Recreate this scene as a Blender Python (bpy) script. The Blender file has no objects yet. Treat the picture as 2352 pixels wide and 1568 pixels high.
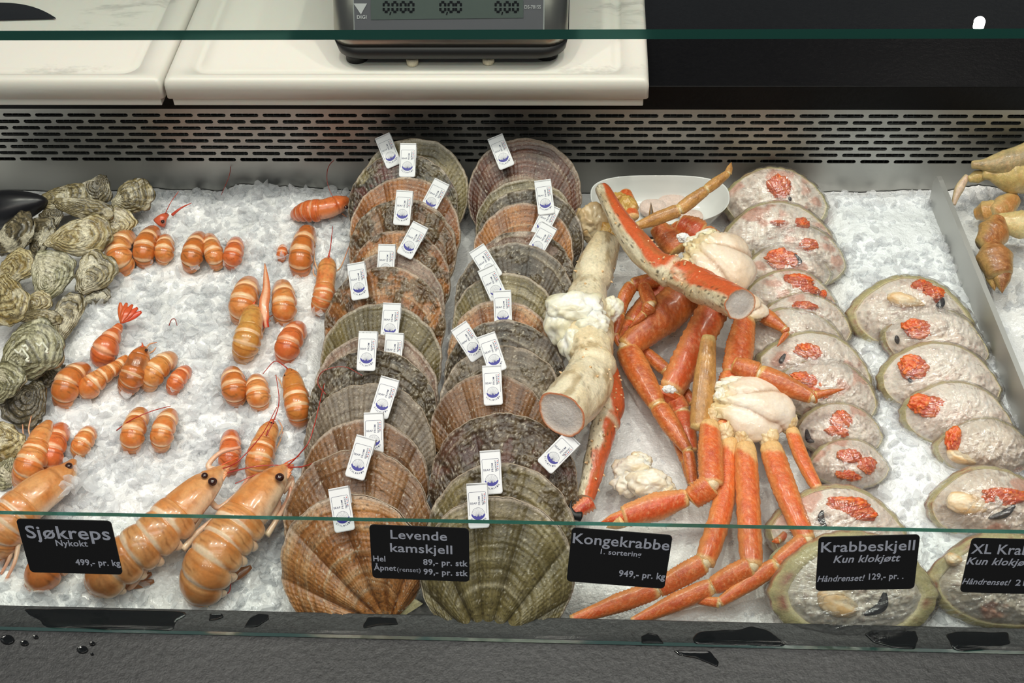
import bpy, math, random
import numpy as np
from mathutils import Matrix, Vector
def stk(a, ax=0): return np.stack(np.broadcast_arrays(*a), ax)
random.seed(7)
sc = bpy.context.scene
COL = sc.collection
# ------------------------------------------------------------------ camera
F = 2950.0
TH, PS, RO = math.radians(44.5), math.radians(4.4), math.radians(-2.45)
_c, _s = math.cos, math.sin
FW = np.array([-_s(PS)*_c(TH), _c(PS)*_c(TH), -_s(TH)])
_r = np.array([_c(PS), _s(PS), 0.]); _u = np.cross(_r, FW)
RT = _r*_c(RO)+_u*_s(RO); UP = -_r*_s(RO)+_u*_c(RO)
def ray(px, py):
    return FW + RT*((px-1176)/F) + UP*((784-py)/F)
CAM = -ray(1176, 1415)*1.25
AL = math.tan(math.radians(4)); ICE0 = -0.022
def hitp(px, py, p0, n):
    d = ray(px, py); n = np.asarray(n, float)
    return CAM + d*(np.dot(np.asarray(p0)-CAM, n)/np.dot(d, n))
def P(px, py, h=0.): return hitp(px, py, (0, 0, ICE0+h), (0, -AL, 1))
def PY(px, py, Y): return hitp(px, py, (0, Y, 0), (0, 1, 0))
def PZ(px, py, Z): return hitp(px, py, (0, 0, Z), (0, 0, 1))
def mpp(p): return np.dot(p-CAM, FW)/F
def proj(p):
    d = p-CAM; z = d@FW
    return 1176+F*(d@RT)/z, 784-F*(d@UP)/z
cd = bpy.data.cameras.new('camera'); cam = bpy.data.objects.new('camera', cd); COL.objects.link(cam)
cd.sensor_width = 36; cd.lens = F/2352*36; cd.clip_start = .02
M = Matrix([[RT[i], UP[i], -FW[i], CAM[i]] for i in range(3)]+[[0, 0, 0, 1]])
cam.matrix_world = M; sc.camera = cam
cd.dof.use_dof = False
# ------------------------------------------------------------------ helpers
def C(r, g, b):
    v = np.array([r, g, b], float)/255
    return np.where(v <= .04045, v/12.92, ((v+.055)/1.055)**2.4)
def lerp(a, b, t):
    t = np.clip(np.asarray(t, float), 0, 1)[..., None]
    return a*(1-t)+b*t
def sst(a, b, x):
    t = np.clip((x-a)/(b-a), 0, 1); return t*t*(3-2*t)
def _h(ix, iy, iz):
    n = (ix*374761393+iy*668265263+iz*2147483647) & 0xffffffff
    n = ((n ^ (n >> 13))*1274126177) & 0xffffffff
    n = ((n ^ (n >> 16))*2246822519) & 0xffffffff
    return ((n ^ (n >> 15)) & 0xffff)/65535.0
def vn(p):
    p = np.asarray(p, float); i = np.floor(p).astype(np.int64); f = p-i; f = f*f*(3-2*f)
    r = 0
    for a in (0, 1):
        for b in (0, 1):
            for c in (0, 1):
                w = (f[..., 0] if a else 1-f[..., 0])*(f[..., 1] if b else 1-f[..., 1])*(f[..., 2] if c else 1-f[..., 2])
                r = r+w*_h(i[..., 0]+a, i[..., 1]+b, i[..., 2]+c)
    return r*2-1
def fbm(p, o=4, g=.5):
    p = np.asarray(p, float)+100.; r = 0; a = 1
    for k in range(o):
        r = r+a*vn(p); p = p*2.03+17.1; a *= g
    return r
def smooth_path(pts, n):
    pts = np.asarray(pts, float)
    if len(pts) == 2:
        t = np.linspace(0, 1, n)[:, None]; return pts[0]*(1-t)+pts[1]*t
    Q = np.vstack([2*pts[0]-pts[1], pts, 2*pts[-1]-pts[-2]])
    out = []
    for T in np.linspace(0, len(pts)-1-1e-9, n):
        i = int(T); t = T-i; a, b, c, d = Q[i:i+4]
        out.append(.5*((2*b)+(c-a)*t+(2*a-5*b+4*c-d)*t*t+(3*b-3*c+d-a)*t**3))
    return np.array(out)
def mk(name, V, faces, mat, root=None, cols=None, smooth=True, mi=None):
    V = np.asarray(V, float)
    if root is not None: V = V-np.array(root.matrix_world.translation)
    if isinstance(faces, np.ndarray): faces = [faces]
    faces = [np.asarray(f) for f in faces if len(f)]
    me = bpy.data.meshes.new(name)
    me.vertices.add(len(V)); me.vertices.foreach_set('co', V.astype(np.float32).ravel())
    idx = np.concatenate([f.ravel() for f in faces]).astype(np.int32)
    tot = np.concatenate([np.full(len(f), f.shape[1]) for f in faces]).astype(np.int32)
    me.loops.add(len(idx)); me.loops.foreach_set('vertex_index', idx)
    me.polygons.add(len(tot))
    me.polygons.foreach_set('loop_start', np.concatenate([[0], np.cumsum(tot)[:-1]]).astype(np.int32))
    me.polygons.foreach_set('loop_total', tot)
    me.polygons.foreach_set('use_smooth', np.full(len(tot), smooth))
    for m in (mat if isinstance(mat, (list, tuple)) else [mat]): me.materials.append(m)
    if mi is not None: me.polygons.foreach_set('material_index', np.asarray(mi, np.int32))
    me.update(calc_edges=True); me.validate()
    if cols is not None:
        a = me.color_attributes.new('Col', 'FLOAT_COLOR', 'POINT')
        c = np.ones((len(V), 4), np.float32); c[:, :3] = np.clip(cols, 0, 1)
        a.data.foreach_set('color', c.ravel())
    o = bpy.data.objects.new(name, me); COL.objects.link(o)
    if root is not None: o.parent = root
    return o
def thing(name, label, cat, loc, group=None, kind=None):
    o = bpy.data.objects.new(name, None); COL.objects.link(o)
    o.empty_display_size = .01
    o.location = loc; o.matrix_world = Matrix.Translation(Vector(loc)); o['label'] = label; o['category'] = cat
    if group: o['group'] = group
    if kind: o['kind'] = kind
    return o
def tag(o, label, cat, group=None, kind=None):
    if label: o['label'] = label
    if cat: o['category'] = cat
    if group: o['group'] = group
    if kind: o['kind'] = kind
    return o
def sub(name, V, faces, mat, part, root, **k):
    """a sub-part: child of a part"""
    o = mk(name, np.asarray(V, float)-np.array(root.matrix_world.translation), faces, mat, None, **k)
    o.parent = part; return o
def gf(nu, nv, wrap=False):
    """quads of a grid, nu rows, nv columns"""
    i = np.arange(nu-1)[:, None]; j = np.arange(nv if wrap else nv-1)[None]
    a = i*nv+j; b = i*nv+(j+1) % nv
    return stk([a, b, b+nv, a+nv], -1).reshape(-1, 4)
def box(c, s, R=None, bev=0.):
    import bmesh
    bm = bmesh.new(); bmesh.ops.create_cube(bm, size=1)
    for v in bm.verts: v.co = Vector((v.co.x*s[0], v.co.y*s[1], v.co.z*s[2]))
    if bev: bmesh.ops.bevel(bm, geom=bm.edges[:], offset=bev, segments=3, affect='EDGES', profile=.5)
    bm.verts.index_update()
    V = np.array([v.co[:] for v in bm.verts]); 
    if R is not None: V = V@np.asarray(R).T
    F_ = [[v.index for v in f.verts] for f in bm.faces]; bm.free()
    return V+np.asarray(c, float), F_
def byn(F_):
    d = {}
    for f in F_: d.setdefault(len(f), []).append(f)
    return [np.array(v) for v in d.values()]
def join(parts):
    Vs, Fs, n = [], {}, 0
    for V, fs in parts:
        if isinstance(fs, np.ndarray): fs = [fs]
        elif fs and not isinstance(fs[0], np.ndarray): fs = byn(fs)
        Vs.append(V)
        for f in fs:
            if len(f): Fs.setdefault(f.shape[1], []).append(f+n)
        n += len(V)
    return np.vstack(Vs), [np.vstack(v) for v in Fs.values()]
def boxobj(name, c, s, mat, root=None, bev=0., R=None, smooth=False):
    V, f = box(c, s, R, bev); return mk(name, V, byn(f), mat, root, smooth=smooth)
def frames(path, up):
    T = np.gradient(path, axis=0); T /= np.linalg.norm(T, axis=1)[:, None]+1e-12
    up = np.broadcast_to(np.asarray(up, float), path.shape)
    S = np.cross(T, up); S /= np.linalg.norm(S, axis=1)[:, None]+1e-12
    U = np.cross(S, T)
    return T, S, U
def tube(path, rs, ru, up, sides=16, cap=True):
    """theta=pi/2 is towards up.  returns V, faces, s(0..1), theta"""
    path = np.asarray(path, float); N = len(path)
    T, S, U = frames(path, up)
    th = np.linspace(0, 2*np.pi, sides, endpoint=False)
    rs = np.broadcast_to(np.asarray(rs, float), (N,)) if np.ndim(rs) < 2 else rs
    ru = np.broadcast_to(np.asarray(ru, float), (N,)) if np.ndim(ru) < 2 else ru
    rs2 = rs[:, None] if rs.ndim == 1 else rs; ru2 = ru[:, None] if ru.ndim == 1 else ru
    V = path[:, None]+S[:, None]*(rs2*np.cos(th))[..., None]+U[:, None]*(ru2*np.sin(th))[..., None]
    V = V.reshape(-1, 3); fs = [gf(N, sides, True)]
    sv = np.repeat(np.linspace(0, 1, N), sides); tv = np.tile(th, N)
    if cap:
        V = np.vstack([V, path[0], path[-1]]); n = N*sides; j = np.arange(sides); k = (j+1) % sides
        fs.append(np.vstack([stk([k, j, np.full(sides, n)], 1), stk([j+n-sides, k+n-sides, np.full(sides, n+1)], 1)]))
        sv = np.append(sv, [0, 1]); tv = np.append(tv, [np.pi/2, np.pi/2])
    return V, fs, sv, tv
def ellipsoid(c, r, A=None, nu=12, nv=16):
    u = np.linspace(0, np.pi, nu)[:, None]; v = np.linspace(0, 2*np.pi, nv, endpoint=False)[None]
    D = stk([np.sin(u)*np.cos(v), np.sin(u)*np.sin(v), np.cos(u)+0*v], -1).reshape(-1, 3)*np.asarray(r)
    if A is not None: D = D@np.asarray(A)
    return D+np.asarray(c), [gf(nu, nv, True)], D
# ------------------------------------------------------------------ materials
def nmat(name):
    m = bpy.data.materials.new(name); m.use_nodes = True
    nt = m.node_tree; b = nt.nodes['Principled BSDF']; return m, nt, b
def N(nt, t, **k):
    n = nt.nodes.new(t)
    for a, v in k.items():
        if a.startswith('i_'):
            key = a[2:].replace('_', ' ')
            n.inputs[key if not key.isdigit() else int(key)].default_value = v
        else: setattr(n, a, v)
    return n
def bump(nt, b, layers, space='Object'):
    tc = N(nt, 'ShaderNodeTexCoord'); prev = None
    for (kind, scale, strength, dist) in layers:
        if kind == 'noise': t = N(nt, 'ShaderNodeTexNoise', i_Scale=scale, i_Detail=2.0); out = t.outputs[0]
        elif kind == 'vor': t = N(nt, 'ShaderNodeTexVoronoi', i_Scale=scale); out = t.outputs[0]
        elif kind == 'wave': t = N(nt, 'ShaderNodeTexWave', i_Scale=scale, i_Distortion=4.0, i_Detail=3.0); out = t.outputs[1]
        nt.links.new(tc.outputs[space], t.inputs['Vector'])
        bp = N(nt, 'ShaderNodeBump', i_Strength=strength, i_Distance=dist)
        nt.links.new(out, bp.inputs['Height'])
        if prev: nt.links.new(prev.outputs[0], bp.inputs['Normal'])
        prev = bp
    nt.links.new(prev.outputs[0], b.inputs['Normal'])
def vmat(name, rough=.4, spec=.5, sss=0., sr=(1, .5, .3), ssc=.004, layers=None, mott=0., mscale=400, coat=0., crough=.1, fac=None):
    m, nt, b = nmat(name)
    at = N(nt, 'ShaderNodeVertexColor', layer_name='Col'); out = at.outputs[0]
    if mott:
        tc = N(nt, 'ShaderNodeTexCoord'); nz = N(nt, 'ShaderNodeTexNoise', i_Scale=mscale, i_Detail=3.0, i_Roughness=.65)
        nt.links.new(tc.outputs['Object'], nz.inputs['Vector'])
        mr = N(nt, 'ShaderNodeMapRange'); mr.inputs[1].default_value = .3; mr.inputs[2].default_value = .7
        mr.inputs[3].default_value = 1-mott; mr.inputs[4].default_value = 1+mott
        nt.links.new(nz.outputs[0], mr.inputs[0])
        mx = N(nt, 'ShaderNodeVectorMath', operation='SCALE'); nt.links.new(out, mx.inputs[0]); nt.links.new(mr.outputs[0], mx.inputs['Scale']); out = mx.outputs[0]
    nt.links.new(out, b.inputs['Base Color'])
    b.inputs['Roughness'].default_value = rough; b.inputs['Specular IOR Level'].default_value = spec
    b.inputs['Subsurface Weight'].default_value = sss; b.inputs['Subsurface Radius'].default_value = sr; b.inputs['Subsurface Scale'].default_value = ssc
    b.inputs['Coat Weight'].default_value = coat; b.inputs['Coat Roughness'].default_value = crough
    if layers: bump(nt, b, layers)
    return m
def pmat(name, col, rough=.5, metal=0., spec=.5, layers=None, **k):
    m, nt, b = nmat(name)
    b.inputs['Base Color'].default_value = (*col, 1); b.inputs['Roughness'].default_value = rough
    b.inputs['Metallic'].default_value = metal; b.inputs['Specular IOR Level'].default_value = spec
    for a, v in k.items(): b.inputs[a.replace('_', ' ')].default_value = v
    if layers: bump(nt, b, layers)
    return m
def thinglass(name, tint, ior=1.5, rough=0.0, refl=1.0, layers=None, haze=0.0):
    m, nt, b = nmat(name); nt.nodes.remove(b); out = nt.nodes['Material Output']
    tr = N(nt, 'ShaderNodeBsdfTransparent'); tr.inputs[0].default_value = (*tint, 1)
    gl = N(nt, 'ShaderNodeBsdfGlossy'); gl.inputs['Roughness'].default_value = rough
    fr = N(nt, 'ShaderNodeLayerWeight'); pw = N(nt, 'ShaderNodeMath', operation='POWER'); pw.inputs[1].default_value = 5.
    f0 = ((ior-1)/(ior+1))**2*refl
    nt.links.new(fr.outputs[1], pw.inputs[0])
    ml = N(nt, 'ShaderNodeMath', operation='MULTIPLY_ADD'); ml.inputs[1].default_value = 1-f0; ml.inputs[2].default_value = f0; ml.use_clamp = True
    nt.links.new(pw.outputs[0], ml.inputs[0])
    mx = N(nt, 'ShaderNodeMixShader'); nt.links.new(ml.outputs[0], mx.inputs[0]); nt.links.new(tr.outputs[0], mx.inputs[1]); nt.links.new(gl.outputs[0], mx.inputs[2])
    if layers:
        class _B: inputs = gl.inputs
        bump(nt, gl, layers); nt.links.new(gl.inputs['Normal'].links[0].from_socket, fr.inputs['Normal'])
    res = mx
    if haze:
        df = N(nt, 'ShaderNodeBsdfTranslucent'); d2 = N(nt, 'ShaderNodeBsdfDiffuse'); d2.inputs[0].default_value = (.8, .8, .8, 1)
        m2 = N(nt, 'ShaderNodeMixShader'); m2.inputs[0].default_value = haze
        nt.links.new(mx.outputs[0], m2.inputs[1]); nt.links.new(d2.outputs[0], m2.inputs[2]); res = m2
    nt.links.new(res.outputs[0], out.inputs[0])
    return m
m_scal = vmat('scallop_shell', rough=.42, spec=.5, layers=[('noise', 260, .5, .0012), ('noise', 900, .5, .0005)], mott=.28, mscale=500, coat=.25, crough=.25)
m_oyst = vmat('oyster_shell', rough=.4, spec=.5, layers=[('noise', 220, .35, .0012), ('noise', 700, .5, .0006)], mott=.3, mscale=420, coat=.4, crough=.2)
m_lang = vmat('langoustine_shell', rough=.3, spec=.5, sss=.25, sr=(1, .45, .2), ssc=.003, layers=[('noise', 350, .25, .0006)], mott=.1, mscale=300, coat=.5, crough=.12)
m_crab = vmat('crab_shell', rough=.42, spec=.5, sss=.15, sr=(1, .5, .3), ssc=.003, layers=[('noise', 260, .5, .0012), ('noise', 900, .5, .0006)], mott=.14, mscale=350, coat=.3, crough=.18)
m_meat = vmat('crab_meat', rough=.45, spec=.4, sss=.35, sr=(1, .8, .6), ssc=.004, layers=[('noise', 300, .5, .0012), ('noise', 900, .4, .0006)], mott=.10, mscale=500)
m_soft = vmat('joint_membrane', rough=.35, spec=.5, sss=.4, sr=(1, .8, .5), ssc=.004, layers=[('noise', 150, .4, .0015)], mott=.06, coat=.3)
m_ice = vmat('crushed_ice', rough=.14, spec=.6, sss=0, sr=(.9, 1, 1), ssc=.006, layers=[('noise', 220, .35, .0012), ('noise', 800, .35, .0005)])
def see_through(m, lo_, hi_, tint=(.97, .98, .99)):
    nt = m.node_tree; b = nt.nodes['Principled BSDF']; out = nt.nodes['Material Output']
    tr = N(nt, 'ShaderNodeBsdfTransparent'); tr.inputs[0].default_value = (*tint, 1); lw = N(nt, 'ShaderNodeLayerWeight'); lw.inputs[0].default_value = .5
    mr = N(nt, 'ShaderNodeMapRange'); mr.inputs[3].default_value = lo_; mr.inputs[4].default_value = hi_; nt.links.new(lw.outputs[1], mr.inputs[0])
    mx = N(nt, 'ShaderNodeMixShader'); nt.links.new(mr.outputs[0], mx.inputs[0]); nt.links.new(tr.outputs[0], mx.inputs[1]); nt.links.new(b.outputs[0], mx.inputs[2]); nt.links.new(mx.outputs[0], out.inputs[0])
see_through(m_ice, .2, .6)
m_snow = vmat('packed_ice', rough=.28, spec=.6, sss=0, sr=(.9, 1, 1), ssc=.006, layers=[('noise', 130, .6, .003), ('noise', 500, .6, .0012), ('vor', 350, .35, .0012)], mott=.08, mscale=60, coat=.3, crough=.12)
m_film = thinglass('cling_film', (.98, .98, .98), 1.55, .07, 3.0, layers=[('noise', 45, .6, .006), ('noise', 160, .35, .002)], haze=.03)
_nt = m_film.node_tree; _tc = [n for n in _nt.nodes if n.type == 'TEX_COORD'][0]; _mp = N(_nt, 'ShaderNodeMapping'); _mp.inputs['Rotation'].default_value = (.3, .2, .5); _mp.inputs['Scale'].default_value = (.5, 2.4, 1.)
_nt.links.new(_tc.outputs['Object'], _mp.inputs[0])
for _n in [n for n in _nt.nodes if n.type == 'TEX_NOISE']: _nt.links.new(_mp.outputs[0], _n.inputs['Vector'])
m_wht = pmat('white_tag_plastic', C(228, 229, 232), .28)
m_blue = pmat('blue_print', C(40, 38, 140), .4)
m_ink = pmat('dark_print', C(52, 58, 96), .4)
m_red = pmat('red_print', C(190, 50, 50), .4)
m_black = pmat('black_plastic', C(22, 23, 24), .45)
m_eye = pmat('eye', (.03, .008, .005), .08, Coat_Weight=1.)
# ------------------------------------------------------------------ the counter
YP = P(1176, 440)[1]          # vent panel plane
YC = YP-.006                  # front of the black worktop
YB = YC-.036                  # front of the cutting boards
ZT = PY(1900, 198, YC)[2]     # worktop height
ZB = PY(740, 247, YB)[2]
ZT = ZB
YC = PZ(1900, 198, ZT)[1]; YP = YC+.006
XL, XR = -.95, .95
# dark stone
def stone(name, c1, c2, rough, bs=.5):
    m, nt, b = nmat(name); tc = N(nt, 'ShaderNodeTexCoord'); n1 = N(nt, 'ShaderNodeTexNoise', i_Scale=260., i_Detail=4., i_Roughness=.75)
    n2 = N(nt, 'ShaderNodeTexNoise', i_Scale=9., i_Detail=3.)
    nt.links.new(tc.outputs['Object'], n1.inputs['Vector']); nt.links.new(tc.outputs['Object'], n2.inputs['Vector'])
    ad = N(nt, 'ShaderNodeMath', operation='MULTIPLY_ADD'); nt.links.new(n2.outputs[0], ad.inputs[0]); ad.inputs[1].default_value = .35; nt.links.new(n1.outputs[0], ad.inputs[2])
    cr = N(nt, 'ShaderNodeValToRGB'); cr.color_ramp.elements[0].position = .45; cr.color_ramp.elements[1].position = .95
    cr.color_ramp.elements[0].color = (*c1, 1); cr.color_ramp.elements[1].color = (*c2, 1)
    nt.links.new(ad.outputs[0], cr.inputs[0]); nt.links.new(cr.outputs[0], b.inputs['Base Color'])
    b.inputs['Roughness'].default_value = rough
    bump(nt, b, [('noise', 120, bs, .002), ('noise', 500, bs, .0008)]); return m
m_stone = stone('slate_ledge', C(24, 25, 26), C(72, 72, 74), .5)
m_top = stone('black_worktop', C(4, 4, 5), C(13, 13, 14), .35, .2); m_top.node_tree.nodes['Principled BSDF'].inputs['Specular IOR Level'].default_value = .15
def metal(name, col, rough, an=.0):
    m, nt, b = nmat(name); tc = N(nt, 'ShaderNodeTexCoord'); mp = N(nt, 'ShaderNodeMapping'); mp.inputs['Scale'].default_value = (6, 6, 160)
    n1 = N(nt, 'ShaderNodeTexNoise', i_Scale=3., i_Detail=5.); n2 = N(nt, 'ShaderNodeTexNoise', i_Scale=7., i_Detail=4.)
    nt.links.new(tc.outputs['Object'], mp.inputs['Vector']); nt.links.new(mp.outputs[0], n1.inputs['Vector']); nt.links.new(tc.outputs['Object'], n2.inputs['Vector'])
    mr = N(nt, 'ShaderNodeMapRange'); mr.inputs[3].default_value = rough-.08; mr.inputs[4].default_value = rough+.14
    nt.links.new(n2.outputs[0], mr.inputs[0]); nt.links.new(mr.outputs[0], b.inputs['Roughness'])
    b.inputs['Base Color'].default_value = (*col, 1); b.inputs['Metallic'].default_value = 1.
    bp = N(nt, 'ShaderNodeBump', i_Strength=.12, i_Distance=.0006); nt.links.new(n1.outputs[0], bp.inputs['Height']); nt.links.new(bp.outputs[0], b.inputs['Normal'])
    return m
m_steel = metal('brushed_steel', C(176, 176, 172), .42)
counter = thing('display_counter', 'refrigerated fish display counter with slate front ledge and steel pan', 'counter', (0, -.1, -.9))
Yled0, Yled1 = -.42, 0.
# front edge of the pan opening follows the photo
boxobj('front_ledge', (0, (Yled0+Yled1)/2, -.02), (1.9, Yled1-Yled0, .04), m_stone, counter, .0015)
boxobj('front_panel', (0, Yled0+.06, -.47), (1.86, .02, .86), m_black, counter, .002)
boxobj('steel_pan', (0, (YP+Yled1)/2, -.085), (1.9, YP-Yled1, .004), m_steel, counter)
boxobj('pan_front_wall', (0, .002, -.063), (1.9, .003, .045), m_steel, counter)
# vent grille
def vent():
    zr = [PY(40, 264+14.4*k, YP)[2] for k in range(8)]
    pitch = 75.5*mpp(PY(600, 300, YP)); hh = .00265; L = pitch*.435
    z_top = zr[0]+(zr[0]-zr[1])*.5; dz = (zr[0]-zr[-1])/7
    x00 = PY(39, 264, YP)[0]; d5 = 5.6*mpp(PY(600, 300, YP))
    Vs, Fs = [], []; n = 0
    na = 8
    for k in range(8):
        zc = zr[0]-dz*k
        off = x00+k*(pitch/2+d5)
        i0 = int(math.floor((XL-off)/pitch)); i1 = int(math.ceil((XR-off)/pitch))
        for i in range(i0, i1):
            xc = off+i*pitch
            a = np.linspace(-np.pi/2, np.pi/2, na)
            R_ = stk([L-hh+hh*np.cos(a), hh*np.sin(a)], 1)
            ring = np.vstack([R_, -R_])
            w, h2 = pitch/2, dz/2
            # outer points on rectangle
            o1 = []
            for (x, z) in ring:
                s = w/abs(x) if abs(x) > L-hh-1e-9 else 1
                t = (z/hh)
                o1.append((math.copysign(w, x), h2*t) if abs(t) < .999 else (math.copysign(w, x), math.copysign(h2, t)))
            o1 = np.array(o1)
            m = len(ring)
            for dy, arr in ((0, o1), (0, ring), (.0015, ring)):
                Vs.append(stk([xc+arr[:, 0], np.full(m, YP+dy), zc+arr[:, 1]], 1))
            j = np.arange(m); jn = (j+1) % m
            Fs.append(stk([j, jn, jn+m, j+m], 1)+n); Fs.append(stk([j+m, jn+m, jn+2*m, j+2*m], 1)+n)
            n += 3*m
    g = mk('vent_grille', np.vstack(Vs), np.vstack(Fs), m_steel, counter, smooth=False)
    zb = zr[-1]-dz/2; zt = zr[0]+dz/2
    Vb, fb = join([box((0, YP+.0008, (zb-.09)/2), (1.9, .0016, zb+.09)), box((0, YP+.0008, zt+.01), (1.9, .0016, .0199))])
    mk('back_wall_panel', Vb, fb, m_steel, counter, smooth=False)
    # cooling fins behind
    m_fin = pmat('fin_metal', C(120, 124, 124), .45, .8)
    step = pitch/5.2; xs = np.arange(XL, XR, step)
    V, f = join([box((x, YP+.012, (zb+zt)/2), (.0011, .014, zt-zb+.004)) for x in xs]+[box((0, YP+.010, zr[0]-dz*(k+.5)+.001), (1.9, .010, .0008)) for k in range(7)])
    mk('cooling_fins', V, f, m_fin, counter, smooth=False)
    boxobj('evaporator_backing', (0, YP+.03, (zb+zt)/2), (1.9, .002, zt-zb+.02), m_black, counter)
    return zt
ZVT = vent()
boxobj('rear_worktop', (0, (YC+1.3)/2, (ZT+ZVT)/2+.004), (1.9, 1.3-YC, ZT-ZVT-.008), m_top, counter, .0012)
boxobj('rear_cabinet', (0, 1.0, -.43), (1.88, .5, ZT+.86), m_black, counter, .002)
# floor of the shop
m_floor = stone('floor_tile', C(70, 68, 66), C(110, 108, 105), .4, .1)
V, f = box((0, .0, -.91), (7, 7, .02)); fl = mk('floor', V, byn(f), m_floor, smooth=False); fl['kind'] = 'structure'
# divider strip between the bays
def divider():
    a = P(2156, 403, .05); b_ = P(2352, 880, .05)
    d = b_-a; a2 = a; b2 = a+d*1.9
    # polygon profile in the vertical plane of the divider
    t = thing('steel_divider', 'thin brushed steel divider standing in the ice between the two bays', 'divider', tuple((a+b2)/2-np.array([0, 0, .06])))
    top = [a+np.array([0, 0, -.085]), a+np.array([0, 0, -.012])+d*(-.012), a+d*.004, a+d*.03+np.array([0, 0, .001]), b2, b2+np.array([0, 0, -.085])]
    nrm = np.cross(d, [0, 0, 1]); nrm /= np.linalg.norm(nrm); w = .003
    V = np.vstack([np.array(top)-nrm*w, np.array(top)+nrm*w]); m = len(top); j = np.arange(m); k = (j+1) % m
    mk('plate', V, [np.array([j[::-1], j+m]), stk([j, k, k+m, j+m], 1)], metal('divider_steel', C(205, 205, 202), .55), t, smooth=False)
divider()
# ------------------------------------------------------------------ cutting boards
m_board, nt, b = nmat('cutting_board_plastic')
tc = N(nt, 'ShaderNodeTexCoord'); nz = N(nt, 'ShaderNodeTexNoise', i_Scale=5., i_Detail=6., i_Roughness=.7); mp = N(nt, 'ShaderNodeMapping'); mp.inputs['Scale'].default_value = (1, 3, 1)
nt.links.new(tc.outputs['Object'], mp.inputs[0]); nt.links.new(mp.outputs[0], nz.inputs['Vector'])
cr = N(nt, 'ShaderNodeValToRGB'); cr.color_ramp.elements[0].position = .62; cr.color_ramp.elements[0].color = (*C(214, 212, 203), 1)
cr.color_ramp.elements[1].position = .78; cr.color_ramp.elements[1].color = (*C(150, 148, 142), 1)
nt.links.new(nz.outputs[0], cr.inputs[0]); nt.links.new(cr.outputs[0], b.inputs['Base Color']); b.inputs['Roughness'].default_value = .38
b.inputs['Subsurface Weight'].default_value = .2; b.inputs['Subsurface Scale'].default_value = .01
bump(nt, b, [('noise', 500, .2, .0003)])
ZL = ZT+.0125; TB = .027
def board(x0, x1, label, gl=.03, gr=.03, glc=True, grc=True):
    t = thing('cutting_board', label, 'cutting board', ((x0+x1)/2, YB+.2, ZT), 'white cutting boards on the worktop')
    y0, y1 = YB, YB+.55
    # cross-section rows as nested rounded rectangles
    def rr(ix, iy, r, z, n=6):
        X0, X1, Y0, Y1 = x0+ix[0], x1-ix[1], y0+iy, y1-iy
        pts = []
        for cx, cy, a0 in ((X1-r, Y0+r, -90), (X1-r, Y1-r, 0), (X0+r, Y1-r, 90), (X0+r, Y0+r, 180)):
            for q in range(n):
                a = math.radians(a0+90*q/(n-1)); pts.append((cx+r*math.cos(a), cy+r*math.sin(a), z))
        return pts
    zt = ZL+TB; g = .012
    L = [rr((0, 0), 0, .005, ZL), rr((0, 0), 0, .005, zt-.010), rr((.0012, .0012), .0012, .005, zt-.0045), rr((.004, .004), .004, .005, zt-.0012), rr((.009, .009), .009, .006, zt)]
    L += [rr((gl, gr), g+.0005, .022, zt), rr((gl+.002, gr+.002), g+.003, .02, zt-.003), rr((gl+.006, gr+.006), g+.0075, .018, zt-.0045), rr((gl+.011, gr+.011), g+.0125, .014, zt-.003), rr((gl+.014, gr+.014), g+.0155, .012, zt-.0012)]
    V = np.array(L).reshape(-1, 3); m = len(L[0])
    fs = [gf(len(L), m, True), np.array([np.arange(m)+(len(L)-1)*m]), np.array([np.arange(m)[::-1]])]
    o = mk('board', V, fs, m_board, t)
    boxobj('underside_lip', ((x0+x1)/2, y0+.004+.27, ZT+.0065), (x1-x0-.012, .54, .0127), m_board, t, .001)
    return t
xj = PY(383, 240, YB)[0]; xe = PY(1489, 240, YB)[0]
board(xj-.72, xj-.0015, 'white plastic cutting board at the left with a knife lying on it')
board(xj+.0015, xe, 'white plastic cutting board under the weighing scale')
ZTB = ZL+TB-.0012
# dark hairs and cut marks: thin dark scratches on boards
# ------------------------------------------------------------------ text helpers
_txt = {}
def text_mesh(s, bold=0., shear=0., align='LEFT'):
    k = (s, bold, shear, align)
    if k in _txt: return _txt[k]
    cu = bpy.data.curves.new('t', 'FONT'); cu.body = s; cu.size = 1.; cu.offset = bold; cu.shear = shear; cu.align_x = align; cu.resolution_u = 3
    cu.space_character = 1.0+bold*2.5
    o = bpy.data.objects.new('t', cu); COL.objects.link(o)
    dg = bpy.context.evaluated_depsgraph_get(); dg.update()
    me = bpy.data.meshes.new_from_object(o.evaluated_get(dg))
    V = np.array([v.co[:] for v in me.vertices]).reshape(-1, 3); fs = [list(p.vertices) for p in me.polygons]
    bpy.data.objects.remove(o); bpy.data.meshes.remove(me); bpy.data.curves.remove(cu)
    _txt[k] = (V, fs); return V, fs
def text_in(s, x0, x1, y, h, bold=.0, shear=0.):
    """text as flat verts, fitted from x0 to x1, baseline y, cap height h (2-D metres)"""
    V, fs = text_mesh(s, bold, shear)
    V = V.copy(); w0, w1 = V[:, 0].min(), V[:, 0].max(); cap = .72
    V[:, 0] = x0+(V[:, 0]-w0)/(w1-w0)*(x1-x0); V[:, 1] = y+V[:, 1]*h/cap; V[:, 2] = 0
    return V, fs
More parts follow.
